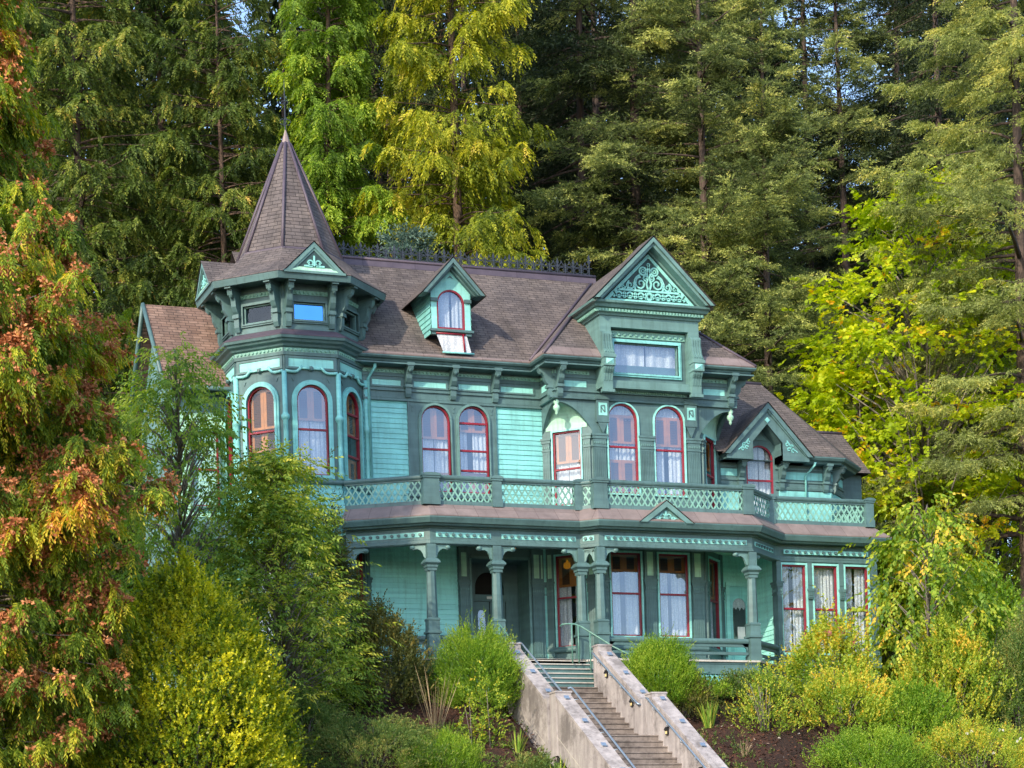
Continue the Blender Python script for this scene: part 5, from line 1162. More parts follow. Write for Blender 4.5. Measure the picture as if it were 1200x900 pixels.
# ================================================================== plants
def unit(a): return a / (np.linalg.norm(a, axis=-1, keepdims=True) + 1e-9)
def shoots(rng, base, axis, k, L, ll, lw, spread, flat=True, droop=0.0, tint=None, jit=.12, leaf_droop=0.0, hang=0.0):
    """leafy shoots: k kite-shaped leaves along each axis; flat = leaves in one plane, else all round. Returns (verts (m,4,3), tint (m,))"""
    n = len(base); axis = unit(axis); up = np.array([0, 0, 1.0])
    L = np.broadcast_to(np.asarray(L, float), (n,)); side = np.cross(axis, up + rng.normal(0, .35, (n, 3))); side = unit(side); nor = np.cross(side, axis)
    tt = (np.arange(k) + .35) / k
    P = base[:, None, :] + axis[:, None, :] * (L[:, None] * tt[None])[..., None]
    P[..., 2] -= droop * L[:, None] * tt[None] ** 2
    if flat:
        sgn = np.where(np.arange(k) % 2 == 0, 1.0, -1.0)
        lat = side[:, None, :] * sgn[None, :, None] + nor[:, None, :] * rng.normal(0, .25, (n, k))[..., None]
    else:
        a = rng.uniform(0, 2 * pi, (n, k)); lat = side[:, None, :] * np.cos(a)[..., None] + nor[:, None, :] * np.sin(a)[..., None]
    sp = spread * rng.uniform(.7, 1.2, (n, k)); sp[:, -1] *= .25
    D = axis[:, None, :] * np.cos(sp)[..., None] + unit(lat) * np.sin(sp)[..., None]
    D[..., 2] -= leaf_droop * rng.uniform(.5, 1.3, (n, k)) + droop * tt[None] * .8
    D = unit(D)
    rn = nor[:, None, :] + rng.normal(0, .45, (n, k, 3))
    if not flat: rn = rng.normal(0, 1, (n, k, 3)) + np.array([0, 0, .6])
    Wv = unit(np.cross(D, rn))
    l_ = ll * rng.uniform(.7, 1.25, (n, k)); l_ = l_ * (1 - .25 * tt[None]); w_ = lw * rng.uniform(.75, 1.2, (n, k)) / 2
    tip = P + D * l_[..., None]; mid = P + D * (l_ * .45)[..., None]
    tip[..., 2] -= hang * l_
    V = np.stack([P, mid - Wv * w_[..., None], tip, mid + Wv * w_[..., None]], 2).reshape(-1, 4, 3)
    if tint is None: tint = rng.uniform(.2, .8, n)
    T = (tint[:, None] + rng.normal(0, jit, (n, k))).reshape(-1)
    return V, np.clip(T, 0, 1)
def leaf_mesh(name, parts, mat):
    V = np.concatenate([p[0] for p in parts]).astype(np.float32); T = np.concatenate([p[1] for p in parts]).astype(np.float32)
    n = len(V); me = bpy.data.meshes.new(name)
    me.vertices.add(n * 4); me.vertices.foreach_set("co", V.ravel()); me.loops.add(n * 4); me.loops.foreach_set("vertex_index", np.arange(n * 4, dtype=np.int32))
    me.polygons.add(n); me.polygons.foreach_set("loop_start", np.arange(0, n * 4, 4, dtype=np.int32))
    at_ = me.attributes.new("tint", 'FLOAT', 'POINT'); at_.data.foreach_set("value", np.repeat(T, 4))
    me.materials.append(mat); me.update(calc_edges=True)
    return me
def link(name, me, parent=None, loc=(0, 0, 0)):
    o = bpy.data.objects.new(name, me); COL.objects.link(o); o.location = loc
    if parent: o.parent = parent
    return o
def noise_tint(P, s, ph=0.0):
    return .5 + .5 * np.sin(P[:, 0] * s + ph) * np.sin(P[:, 1] * s * 1.1 + ph * 2) * .6 + .5 * np.sin(P[:, 2] * s * 1.3 + ph * 3 + P[:, 0] * s * .6) * .4

LM = dict(
    cedar_dark=leaf_mat("dark_cedar_foliage", [(0, (.009, .016, .005, 1)), (.42, (.034, .052, .010, 1)), (.8, (.095, .102, .018, 1)), (1, (.19, .12, .03, 1))], gain=3.3),
    cedar_yel=leaf_mat("yellow_green_cedar_foliage", [(0, (.03, .05, .008, 1)), (.4, (.14, .165, .016, 1)), (.75, (.32, .30, .03, 1)), (1, (.34, .26, .06, 1))], .45, gain=2.0),
    cedar_lime=leaf_mat("lime_cedar_foliage", [(0, (.03, .055, .010, 1)), (.45, (.09, .14, .018, 1)), (1, (.26, .28, .03, 1))], .45, gain=2.6),
    fir=leaf_mat("grey_green_fir_foliage", [(0, (.010, .015, .006, 1)), (.45, (.045, .058, .019, 1)), (.85, (.150, .155, .045, 1)), (1, (.22, .17, .06, 1))], .32, gain=4.3),
    fir_dark=leaf_mat("dark_fir_foliage", [(0, (.009, .016, .007, 1)), (.6, (.028, .042, .015, 1)), (1, (.08, .09, .03, 1))], .25, gain=1.7),  # kept extra dark: shade of the forest gaps is put into the colour
    spruce=leaf_mat("drooping_spruce_foliage", [(0, (.035, .045, .015, 1)), (.5, (.10, .115, .035, 1)), (1, (.24, .20, .05, 1))], .38, gain=3.5),
    blue=leaf_mat("blue_spruce_foliage", [(0, (.03, .06, .05, 1)), (1, (.12, .18, .14, 1))], .2),
    maple=leaf_mat("bright_maple_leaves", [(0, (.07, .12, .006, 1)), (.5, (.20, .26, .010, 1)), (.9, (.36, .36, .015, 1)), (1, (.40, .22, .02, 1))], .5, gain=2.0),
    front=leaf_mat("autumn_cedar_foliage", [(0, (.025, .05, .008, 1)), (.4, (.09, .13, .014, 1)), (.62, (.22, .22, .02, 1)), (.85, (.33, .24, .03, 1)), (1, (.34, .14, .035, 1))], .45, gain=2.4),
    cones=leaf_mat("russet_cedar_cones", [(0, (.24, .07, .03, 1)), (.5, (.50, .19, .08, 1)), (1, (.70, .36, .17, 1))], .15, .7, gain=1.0),
    cherry=leaf_mat("weeping_cherry_leaves", [(0, (.05, .09, .018, 1)), (.5, (.12, .19, .03, 1)), (1, (.28, .30, .05, 1))], .45, gain=1.9),
    dense=leaf_mat("dense_tree_leaves", [(0, (.025, .050, .010, 1)), (.45, (.085, .130, .022, 1)), (.8, (.19, .21, .035, 1)), (1, (.30, .26, .05, 1))], .42, gain=2.7),
    box=leaf_mat("boxwood_leaves", [(0, (.018, .040, .006, 1)), (.4, (.075, .115, .010, 1)), (.75, (.20, .21, .014, 1)), (1, (.40, .32, .02, 1))], .4, .35, gain=2.3),
    fine=leaf_mat("fine_bright_shrub_leaves", [(0, (.03, .07, .010, 1)), (.5, (.09, .17, .016, 1)), (1, (.21, .27, .03, 1))], .4, gain=1.8),
    olive=leaf_mat("dull_olive_leaves", [(0, (.02, .032, .010, 1)), (.6, (.065, .075, .020, 1)), (1, (.16, .13, .03, 1))], .3),
    rose=leaf_mat("yellowing_rose_leaves", [(0, (.035, .075, .012, 1)), (.4, (.10, .16, .018, 1)), (.75, (.24, .25, .03, 1)), (1, (.36, .22, .03, 1))], .4, gain=2.2),
    blade=leaf_mat("blade_leaves", [(0, (.06, .12, .02, 1)), (.6, (.16, .26, .04, 1)), (1, (.38, .36, .08, 1))], .4),
    straw=leaf_mat("dry_stalks", [(0, (.18, .12, .07, 1)), (1, (.46, .36, .22, 1))], .1, gain=1.0),
    fern=leaf_mat("ferny_ground_foliage", [(0, (.02, .05, .014, 1)), (.6, (.08, .13, .03, 1)), (1, (.22, .20, .06, 1))], .35),
    pink=leaf_mat("pink_petals", [(0, (.6, .12, .22, 1)), (1, (.75, .42, .42, 1))], .3, gain=1.0),
    white=leaf_mat("white_petals", [(0, (.6, .58, .48, 1)), (1, (.8, .8, .76, 1))], .3, gain=1.0),
    red=leaf_mat("red_petals", [(0, (.45, .01, .015, 1)), (1, (.6, .04, .03, 1))], .3, gain=1.0),
    chips=leaf_mat("bark_chips", [(0, (.05, .02, .013, 1)), (.6, (.15, .065, .04, 1)), (.9, (.24, .14, .10, 1)), (1, (.5, .47, .42, 1))], 0, .9, gain=1.0),
)
def conifer(seed, H, R, cb, nb, style, per=4.0, ns=6, prof=.85, e0=(.25, -.25), bend=.25, k=5, bare=0, tr=.3, ls=1.0, clump=1.0, lean=.01, subl=1.0, gaps=.0, radf=None, lwid=1.0, hang=.0):
    "trunk and limbs as one mesh (z up from 0), foliage as another: limbs carry branchlets, branchlets carry leafy shoots"
    rng = np.random.default_rng(seed); tk = MB(); sb, sa, sl, sn, st = [], [], [], [], []
    lean = rng.normal(0, lean, 2)
    tk.tube([(lean[0] * h * H, lean[1] * h * H, h * H - .6) for h in np.linspace(0, 1, 9)], tr, 9, True, tr * .12)
    hs = cb + (H - cb) * np.sort(rng.uniform(0, 1, nb)) ** 1.0
    for i, h in enumerate(hs):
        f = (h - cb) / (H - cb); az = rng.uniform(0, 2 * pi)
        wob = 1 + .22 * sin(az * 2 + h * .5 + seed) + .16 * sin(az * 3 - h * 1.1)
        if gaps and sin(az * 2 + h * .9 + seed) * sin(h * 1.3 + seed * 2) > 1 - gaps: continue
        L = (R * ((1 - f) ** prof) if radf is None else np.interp(h, *radf)) * wob * rng.uniform(.6, 1.1) + .35
        if f < .05: L *= .75
        e = e0[1] + (e0[0] - e0[1]) * f + rng.normal(0, .12)
        o = np.array([cos(az), sin(az), 0]); n = 7; ts = np.linspace(0, 1, n); lat = np.array([-o[1], o[0], 0]); sw = rng.normal(0, .14)
        up_ = bend * .55 if style != 'weep' else bend * .3
        pts = np.array([np.array([lean[0] * h, lean[1] * h, h - .6]) + o * L * t_ * cos(e) + lat * sw * L * t_ * t_ + np.array([0, 0, L * (math.tan(e) * t_ - bend * t_ * t_ + up_ * t_ ** 4)]) for t_ in ts])
        if L > .9: tk.tube(pts[:6], .011 * L + .012, 4, True, .006)
        m_ = max(4, int(per * L ** 1.15))
        t_ = .12 + .88 * rng.uniform(0, 1, m_) ** (.62 if style != 'fir' else .75); ix = t_ * (n - 1); i0 = np.minimum(ix.astype(int), n - 2); fr = (ix - i0)[:, None]
        p = pts[i0] * (1 - fr) + pts[i0 + 1] * fr; d = unit(pts[i0 + 1] - pts[i0]); sg = rng.choice([-1.0, 1.0], m_)[:, None]
        dn = np.array([0, 0, -1.0]); jt = rng.normal(0, .22, (m_, 3))
        if style == 'cedar': a = d * .6 + lat * sg * .75 + dn * .30 + jt; l2 = (.35 + .26 * L * (1.1 - t_)) * rng.uniform(.6, 1.25, m_)
        elif style == 'fir': a = d * .75 + lat * sg * .8 + dn * .05 + jt * .7; l2 = (.30 + .26 * L * (1.08 - t_)) * rng.uniform(.6, 1.2, m_)
        else: a = d * .35 + lat * sg * .30 + dn * .9 + jt; l2 = (.45 + .12 * L) * rng.uniform(.5, 1.5, m_)
        sb.append(p); sa.append(unit(a)); sl.append(np.minimum(l2, 1.7) * subl); sn.append(t_); st.append(np.full(m_, rng.normal(0, .10)))
    p, a, l2, t_, br = (np.concatenate(x) for x in (sb, sa, sl, sn, st)); m_ = len(p)
    # shoots along each branchlet
    s = (np.arange(ns) + .6) / ns; s = np.broadcast_to(s, (m_, ns)) + rng.normal(0, .05, (m_, ns))
    B = p[:, None] + a[:, None] * (l2[:, None] * s)[..., None]
    B[..., 2] -= (l2[:, None] * s ** 2) * (.45 if style == 'cedar' else .18)
    lt = unit(np.cross(a, np.array([0, 0, 1.0]) + rng.normal(0, .2, (m_, 3)))); sgn = np.where(np.arange(ns) % 2 == 0, 1.0, -1.0)
    A = a[:, None] * .8 + lt[:, None] * (sgn[None, :, None] * (.55 if style != 'weep' else .25)) + rng.normal(0, .2, (m_, ns, 3))
    A[..., 2] -= (.55 * s + .15) if style == 'cedar' else (.10 if style == 'fir' else .5)
    A[..., 2] -= hang
    B = B.reshape(-1, 3); A = A.reshape(-1, 3); tf = np.repeat(t_, ns); N = len(B)
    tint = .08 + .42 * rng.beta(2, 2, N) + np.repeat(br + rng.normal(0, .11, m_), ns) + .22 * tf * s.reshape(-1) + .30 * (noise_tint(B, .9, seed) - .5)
    tint = np.clip(tint, 0, 1)
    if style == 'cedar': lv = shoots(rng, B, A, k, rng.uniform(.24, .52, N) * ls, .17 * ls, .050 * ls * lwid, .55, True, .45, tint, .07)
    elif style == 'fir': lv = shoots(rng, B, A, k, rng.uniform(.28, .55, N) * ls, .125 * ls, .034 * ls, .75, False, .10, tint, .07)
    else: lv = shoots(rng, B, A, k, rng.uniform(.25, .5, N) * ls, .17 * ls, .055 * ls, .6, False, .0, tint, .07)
    for i in range(bare):
        h = rng.uniform(max(cb * .15, 1), cb * 1.15); az = rng.uniform(0, 2 * pi); o = np.array([cos(az), sin(az), 0]); L = rng.uniform(.6, R * .8); dz = rng.uniform(-.5, .1)
        tk.tube([np.array([0, 0, h - .6]) + o * L * q_ + np.array([rng.normal(0, .05), rng.normal(0, .05), L * (dz * q_ - .25 * q_ * q_)]) for q_ in (0, .3, .65, 1)], .022, 4, True, .006)
    return tk, [lv], B
def tree_thing(name, label, cat, group, loc, trunk_me, crown_me, scale=1.0, rot=0.0, sz=None):
    o = empty(name, loc); tag(o, label, cat, group); o.rotation_euler = (0, 0, rot); o.scale = (scale, scale, sz or scale)
    link("trunk", trunk_me, o); link("crown", crown_me, o)
    return o
def base_at(u, Y):
    x = at(u, 700, Y)[0]; return (x, Y, gzn(x, Y))
def trunk_mesh(mb, mat):
    o = mb.build("trunk", mat); me = o.data; bpy.data.objects.remove(o); return me
SP = {}
def species(key, mat, bark, **kw):
    tk, lv, tips = conifer(**kw); SP[key] = (trunk_mesh(tk, bark), leaf_mesh("crown", lv, LM[mat]))
species('cedarA', 'cedar_dark', BARKR, seed=1, H=34, R=6.2, cb=.5, nb=430, style='cedar', per=3.3, ns=7, k=8, bend=.45, tr=.28, prof=.6, e0=(.4, -.05), gaps=.12, hang=.2, lwid=1.15)
species('cedarB', 'cedar_dark', BARKR, seed=2, H=36, R=5.4, cb=.5, nb=430, style='cedar', per=3.4, ns=7, k=8, bend=.5, tr=.26, prof=.6, e0=(.4, .0), gaps=.12, hang=.25, lwid=1.15)
species('lime', 'cedar_lime', BARKR, seed=3, H=33, R=2.55, cb=.5, nb=420, style='cedar', per=4.8, ns=7, k=8, bend=.45, tr=.2, hang=.3, lwid=1.1, prof=.42, e0=(.5, .1))
species('yellow', 'cedar_yel', BARKR, seed=4, H=38, R=4.1, cb=1.0, nb=460, style='cedar', per=3.9, ns=7, k=8, bend=.55, tr=.28, hang=.35, lwid=1.1, prof=.5, e0=(.4, .0), gaps=.30)
species('firA', 'fir', BARK, seed=5, H=32, R=6.0, cb=8, nb=210, style='fir', per=4.8, ns=8, k=11, bend=.26, e0=(.5, -.05), tr=.30, bare=34, prof=.7, gaps=.38)
species('firB', 'fir', BARK, seed=6, H=36, R=4.8, cb=14, nb=170, style='fir', per=4.8, ns=8, k=11, bend=.30, e0=(.4, -.15), tr=.32, bare=40, prof=.7, gaps=.38)
species('darkfirA', 'fir_dark', BARK, seed=7, H=38, R=5.8, cb=3, nb=330, style='fir', per=3.0, ns=6, k=8, bend=.28, tr=.34, bare=12, ls=1.6, prof=.7)
species('darkfirB', 'fir_dark', BARK, seed=8, H=40, R=5.4, cb=14, nb=220, style='fir', per=3.0, ns=6, k=8, bend=.32, tr=.30, bare=50, ls=1.6, prof=.7)
species('weeper', 'spruce', BARK, seed=9, H=34, R=6.6, cb=6.0, nb=230, style='fir', per=5.2, ns=9, k=11, bend=.50, e0=(.45, .05), tr=.34, bare=10, prof=.55, gaps=.30, hang=.35, lwid=1.0)
species('blue', 'blue', BARK, seed=10, H=13, R=2.2, cb=.5, nb=150, style='fir', per=7, ns=8, k=10, bend=.1, e0=(.5, .0), tr=.14)
print("FACES", {k_: len(v_[1].polygons) for k_, v_ in SP.items()})
def T(key, u, Y, label, name, group=None, s=1.0, rot=0.0, cat="tree", sz=None): return tree_thing(name, label, cat, group, base_at(u, Y), SP[key][0], SP[key][1], s, rot, sz)
G1 = "tall trees on the hill behind the house"
T('cedarA', 108, 21, "broad dark green cedar rising behind the reddish cedar at the left edge", "cedar_tree", G1, 1.0, .4)
T('cedarB', 205, 25, "dark cedar with brown-tipped sprays between the left wing roof and the spire", "cedar_tree", G1, 1.08, 2.1)
T('cedarA', 275, 19, "dark olive cedar standing directly left of the pointed spire", "cedar_tree", G1, .80, 3.3)
T('cedarB', 20, 30, "deep green cedar farthest left on the hill, mostly behind the reddish cedar", "cedar_tree", G1, 1.1, 4.0)
T('lime', 382, 17, "slim lime green cedar directly right of the pointed spire", "cedar_tree", G1, 1.0, 1.0)
T('yellow', 552, 15.5, "bright yellow-green cedar above the middle of the main roof", "cedar_tree", G1, 1.0, .5)
T('darkfirA', 460, 30, "dark fir filling the gap between the lime cedar and the yellow cedar", "fir_tree", G1, 1.0, .9)
T('darkfirA', 628, 30, "dark fir right behind the yellow-green cedar", "fir_tree", G1, .8, 2.2)
T('darkfirB', 688, 22, "tall fir with a thin straight bare trunk behind the right end of the roof cresting", "fir_tree", G1, .95, 1.3)
T('firB', 749, 19.5, "fir with thick brown bare trunk rising just left of the front gable peak", "fir_tree", G1, 1.05, 4.4)
T('darkfirA', 715, 36, "dark fir in the shade between the two bare trunks", "fir_tree", G1, 1.05, 5.1)
T('firA', 838, 17, "grey-green fir with layered cone-tipped boughs above and right of the front gable", "fir_tree", G1, 1.0, .2)
T('firA', 905, 15, "grey-green fir with slender trunk behind the right wing roof", "fir_tree", G1, .85, 2.5)
T('darkfirA', 960, 27, "bluish dark fir below the gap of sky near the top right", "fir_tree", G1, .95, 3.9)
T('darkfirA', 850, 31, "dark fir hidden behind the layered grey-green firs", "fir_tree", G1, 1.05, 1.9)
T('firB', 1010, 23, "fir standing between the layered firs and the bright maple", "fir_tree", G1, .95, 0.6)
T('darkfirB', 1060, 31, "dark bare-trunked fir behind the bright maple", "fir_tree", G1, 1.0, 2.8)
T('darkfirB', 1118, 22, "bare dark trunked fir under the drooping spruce boughs at right", "fir_tree", G1, 1.0, 0.3)
T('darkfirA', 1150, 34, "dark fir at the back of the right-hand wood", "fir_tree", G1, 1.0, 4.8)
T('weeper', 1205, 5.5, "big spruce with drooping grey-green boughs at the right edge", "spruce_tree", G1, 1.0, 2.0)
T('blue', 490, 11.2, "small bluish spruce peeping over the roof cresting", "spruce_tree", None, 1.32, 0.0)

def broad(seed, H, R, z0, nclump, mat, bark, ll=.26, lw=.2, k=7, per=26, flat_layers=True, droop=.15, tr=.2, shape='dome', cl=.9, forks=1, leafdroop=.25, spread=.9, L=.5, hang=0.0):
    "leaf clumps carried on limbs from a forking trunk"
    rng = np.random.default_rng(seed); tk = MB(); B = []; A = []; Tn = []
    tk.tube([(0, 0, -.6), (.05, .03, H * .3), (rng.normal(0, .2), .05, H * .6), (rng.normal(0, .2), 0, H * .92)], tr, 8, True, tr * .15)
    for i in range(nclump):
        f = rng.uniform(0, 1); h = z0 + (H - z0) * f
        rr = R * (sqrt(max(1 - (f * 1.0) ** 2, .02)) if shape == 'dome' else (1 - f) ** .75 + .08 if shape == 'cone' else sin(pi * (.12 + .86 * f)) ** .7)
        az = rng.uniform(0, 2 * pi); r_ = rr * sqrt(rng.uniform(.25, 1)); c = np.array([r_ * cos(az), r_ * sin(az), h])
        hb = max(h - r_ * rng.uniform(.7, 1.5), h * .25, .1); tk.tube([(0, 0, hb), (c[0] * .5, c[1] * .5, (hb + h) / 2 + .15), tuple(c * .97)], .012 + .012 * R, 4, True, .006)
        m_ = int(per * rng.uniform(.6, 1.3)); sc = np.array([cl, cl, cl * (.35 if flat_layers else .8)]) * rng.uniform(.7, 1.2)
        p = c + rng.normal(0, .5, (m_, 3)) * sc; o = np.array([cos(az), sin(az), 0])
        a = (p - c) * 1.0 + o * .5 + np.array([0, 0, -droop]) + rng.normal(0, .35, (m_, 3)); B.append(p); A.append(a)
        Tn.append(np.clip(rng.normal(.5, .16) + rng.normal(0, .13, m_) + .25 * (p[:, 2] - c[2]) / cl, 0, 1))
    B = np.concatenate(B); A = np.concatenate(A)
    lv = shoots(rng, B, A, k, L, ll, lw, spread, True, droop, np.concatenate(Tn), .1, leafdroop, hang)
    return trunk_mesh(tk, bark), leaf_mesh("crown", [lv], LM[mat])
SP['maple'] = broad(21, 20.5, 5.0, 3.0, 215, 'maple', BARKG, ll=.20, lw=.155, L=.42, per=27, tr=.22, shape='egg', cl=1.0)
SP['maple2'] = broad(22, 12, 3.4, 1.0, 120, 'maple', BARKG, ll=.20, lw=.155, L=.42, per=26, tr=.14, shape='egg', cl=.9)
T('maple', 1090, 9.0, "tall maple with bright yellow-green leaves behind the drooping spruce", "maple_tree", None, .95, 0)
T('maple2', 1015, 11, "yellow-green maple overhanging the right wing roof", "maple_tree", None, 1.0, 1.0, sz=1.08)
T('maple2', 1150, 8, "low bright maple beneath the drooping spruce at the right edge", "maple_tree", None, .8, 2.4)

# the far wood: one mass
rng = np.random.default_rng(50); B = []; A = []; tk = MB()
for i in range(64):
    u = -60 + 1330 * (i + rng.uniform(0, 1)) / 64; Y = rng.uniform(38, 56); x, y, z = base_at(u, Y); H_ = rng.uniform(30, 40); R_ = rng.uniform(3, 4.6)
    if 930 < u < 1075 or 265 < u < 345: H_ *= rng.uniform(.5, .75)
    n = 900; f = rng.uniform(0, 1, n); r_ = R_ * (1 - f) ** .7 * np.sqrt(rng.uniform(.3, 1, n)); a = rng.uniform(0, 2 * pi, n)
    lo = 6 if u > 900 else 0
    B.append(np.stack([x + r_ * np.cos(a), y + r_ * np.sin(a), z + lo + f * (H_ - lo)], 1)); A.append(np.stack([np.cos(a), np.sin(a), -.5 + rng.normal(0, .3, n)], 1))
    tk.tube([(x, y, z - 1), (x, y, z + H_ * .9)], .3, 6, True, .06)
B = np.concatenate(B); A = np.concatenate(A)
lv = shoots(rng, B, A, 6, 1.0, .55, .22, .9, False, .3, np.clip(rng.normal(.45, .2, len(B)), 0, 1))
fw_ = tag(link("distant_wood", leaf_mesh("distant_wood", [lv], LM['fir_dark'])), "dark far-off conifer wood closing the hill behind the nearer trees", "wood", None, "stuff")
tkm = trunk_mesh(tk, BARK); link("trunk", tkm, fw_)

# ---- the reddish cedar in front at the left edge
tk, lv, Bs = conifer(seed=31, radf=([0, 2, 5, 8.5, 12, 13.5, 15, 19, 23, 25], [1.7, 2.1, 2.6, 3.5, 3.8, 2.8, 1.6, 1.5, 1.1, .4]), H=25, R=3.7, cb=1.3, nb=760, style='cedar', per=5.2, ns=7, k=10, lwid=.85, hang=.6, prof=.42, bend=.85, e0=(.6, .35), tr=.22, ls=.85, subl=.85, gaps=.06)
rng = np.random.default_rng(32); rad = np.hypot(Bs[:, 0], Bs[:, 1]); cl_ = Bs[rad > .62 * np.interp(Bs[:, 2], [0, 2, 5, 8.5, 12, 13.5, 15, 19, 23, 25], [1.7, 2.1, 2.6, 3.5, 3.8, 2.8, 1.6, 1.5, 1.1, .4])]; cn = np.sin(cl_[:, 0] * 4.1) * np.sin(cl_[:, 1] * 4.3 + 1) * np.sin(cl_[:, 2] * 3.2) + rng.normal(0, .12, len(cl_)) > .24; cl_ = cl_[cn]; cl_ = cl_[rng.choice(len(cl_), min(11000, len(cl_)), replace=False)]
base = np.repeat(cl_, 5, 0) + rng.normal(0, .10, (len(cl_) * 5, 3)) + np.array([0, 0, -.05])
cv_ = shoots(rng, base, rng.normal(0, 1, (len(base), 3)) + np.array([0, 0, -.6]), 5, .10, .105, .065, 1.2, False, 0, None, .15)
loc = base_at(-28, -8.5)
fc = tree_thing("cedar_tree", "cedar laden with russet cones filling the left edge in front of the house", "tree", None, (loc[0], loc[1], loc[2]), trunk_mesh(tk, BARKG), leaf_mesh("crown", lv, LM['front']))
link("cones", leaf_mesh("cones", [cv_], LM['cones']), fc)

# ---- smaller trees before the tower
SP['cherry'] = broad(41, 9.2, 2.0, 1.2, 190, 'cherry', BARKG, ll=.17, lw=.062, k=8, per=13, flat_layers=False, droop=.25, tr=.07, shape='egg', cl=.62, leafdroop=.6, spread=.9, L=.42)
SP['dense'] = broad(42, 7.0, 2.25, .2, 290, 'dense', BARKG, ll=.17, lw=.055, k=8, per=17, flat_layers=True, droop=.10, tr=.10, shape='cone', cl=.75, leafdroop=.45, spread=.95, L=.42)
def P_(u, Y): 
    x, y, z = base_at(u, Y); return (x, y, z)
def TT(key, u, Y, label, name, s=1.0, rot=0, sz=None): return tree_thing(name, label, "tree", None, P_(u, Y), SP[key][0], SP[key][1], s, rot, sz)
TT('cherry', 214, -1.6, "slender open tree with drooping pale leaves in front of the left wing", "cherry_tree", 1.0, .3)
TT('dense', 326, -2.6, "dense leafy tree with drooping layered leaves in front of the tower", "cherry_tree", 1.0, 1.1)
def bush(name, label, u, Y, R, H, mat, n, k=8, ll=.07, lw=.03, L=.3, shape='dome', upness=1.0, spread=.8, flat=False, seed=1, z0=0.0, cat="shrub", group=None, droop=0.0, core=.45, stem=True, tj=.2, sx=1.0, loc=None, flowers=None, nst=9, leafdroop=0.0, rough=1.0):
    rng = np.random.default_rng(seed); o = empty(name, loc or P_(u, Y)); tag(o, label, cat, group)
    f = rng.uniform(0, 1, n); az = rng.uniform(0, 2 * pi, n); q_ = np.sqrt(rng.uniform(core, 1, n))
    lump = 1 + rough * (.26 * np.sin(az * 3 + seed) * np.sin(f * 5 + seed) + .16 * np.sin(az * 7 + seed * 2 + f * 9) + .14 * np.sin(az * 13 + seed * 3 - f * 15)) + rough * .22 * rng.exponential(.6, n) * (rng.uniform(0, 1, n) < .3)
    if shape == 'dome': r_ = R * np.sqrt(np.clip(1 - f ** 2.2, .02, 1)) * q_ * lump
    elif shape == 'cone': r_ = R * (np.clip(1 - f, 0, 1) ** .62 * (.80 + .35 * np.sin(pi * np.clip(f * 1.1, 0, 1))) + .05) * q_ * lump
    elif shape == 'egg': r_ = R * np.clip(1 - f ** 2.0, 0.01, 1) ** .55 * q_ * lump
    elif shape == 'vase': r_ = R * (.35 + .65 * f) * q_ * lump
    else: r_ = R * q_ * lump
    hz = 1 + rough * (.16 * np.sin(az * 2 + seed * 1.7) + .12 * np.sin(az * 5 + seed)) + rough * .15 * rng.exponential(.6, n) * (rng.uniform(0, 1, n) < .25)
    B = np.stack([sx * r_ * np.cos(az), r_ * np.sin(az), z0 + f * hz * (H - z0) - L * .5], 1)
    out = np.stack([np.cos(az), np.sin(az), np.zeros(n)], 1) * (.25 + .75 * q_)[:, None]
    A = out * (1.1 - .8 * f)[:, None] + np.array([0, 0, upness]) + rng.normal(0, .3, (n, 3))
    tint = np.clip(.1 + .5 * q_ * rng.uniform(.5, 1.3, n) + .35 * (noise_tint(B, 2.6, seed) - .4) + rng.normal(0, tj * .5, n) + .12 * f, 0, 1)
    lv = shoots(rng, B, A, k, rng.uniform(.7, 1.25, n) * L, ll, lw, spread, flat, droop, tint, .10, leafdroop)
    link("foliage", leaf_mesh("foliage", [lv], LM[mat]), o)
    if stem:
        sm = MB()
        for i in range(nst):
            a = rng.uniform(0, 2 * pi); rr = R * rng.uniform(.15, .7); hh = H * rng.uniform(.5, .9)
            sm.tube([(.1 * cos(a) * R, .1 * sin(a) * R, -.25), (rr * .5 * cos(a), rr * .5 * sin(a), hh * .5), (rr * cos(a), rr * sin(a), hh)], .02, 4, True, .006)
        sm.build("stems", BARKG, o)
    if flowers:
        fm, cnt, fs, zr = flowers
        for j in range(cnt):
            a = rng.uniform(-2.9, -.2); hh = H * rng.uniform(*zr); rr = R * 1.02 * (sqrt(max(1 - (hh / H) ** 2.2, .05)) if shape == 'dome' else .8)
            p = np.array([[sx * rr * cos(a), rr * sin(a), hh]]); pb = np.repeat(p, 3, 0)
            fl = shoots(rng, pb, rng.normal(0, .5, (3, 3)) + np.array([0, -.5, .6]), 6, fs * .3, fs, fs * .8, 1.1, False, 0, rng.uniform(.3, .9, 3), .2)
            link("blossom", leaf_mesh("blossom", [fl], LM[fm]), o)
    return o
bush("boxwood_shrub", "large cone-shaped golden-green shrub in front of the leafy trees at lower left", 213, -7.2, 2.65, 5.35, 'box', 11500, k=9, ll=.098, lw=.062, L=.32, shape='egg', upness=.9, spread=.9, seed=3, core=.62, rough=.36, tj=.42)
bush("yew_shrub", "dull olive evergreen between the dense leafy tree and the porch's left end", 388, -.6, 1.05, 4.2, 'olive', 2600, k=9, ll=.12, lw=.035, L=.4, shape='cone', upness=.5, spread=.8, seed=4, droop=.2)
bush("round_shrub", "rounded bright green fine-leaved shrub left of the stairway", 556, -1.9, 1.15, 1.85, 'fine', 5200, k=10, ll=.085, lw=.022, L=.34, upness=.9, spread=.6, seed=5, rough=.8)
bush("round_shrub", "rounded bright green fine-leaved shrub right of the stairway", 769, -1.9, 1.12, 1.65, 'fine', 5200, k=10, ll=.085, lw=.022, L=.34, upness=.9, spread=.6, seed=6, rough=.7)
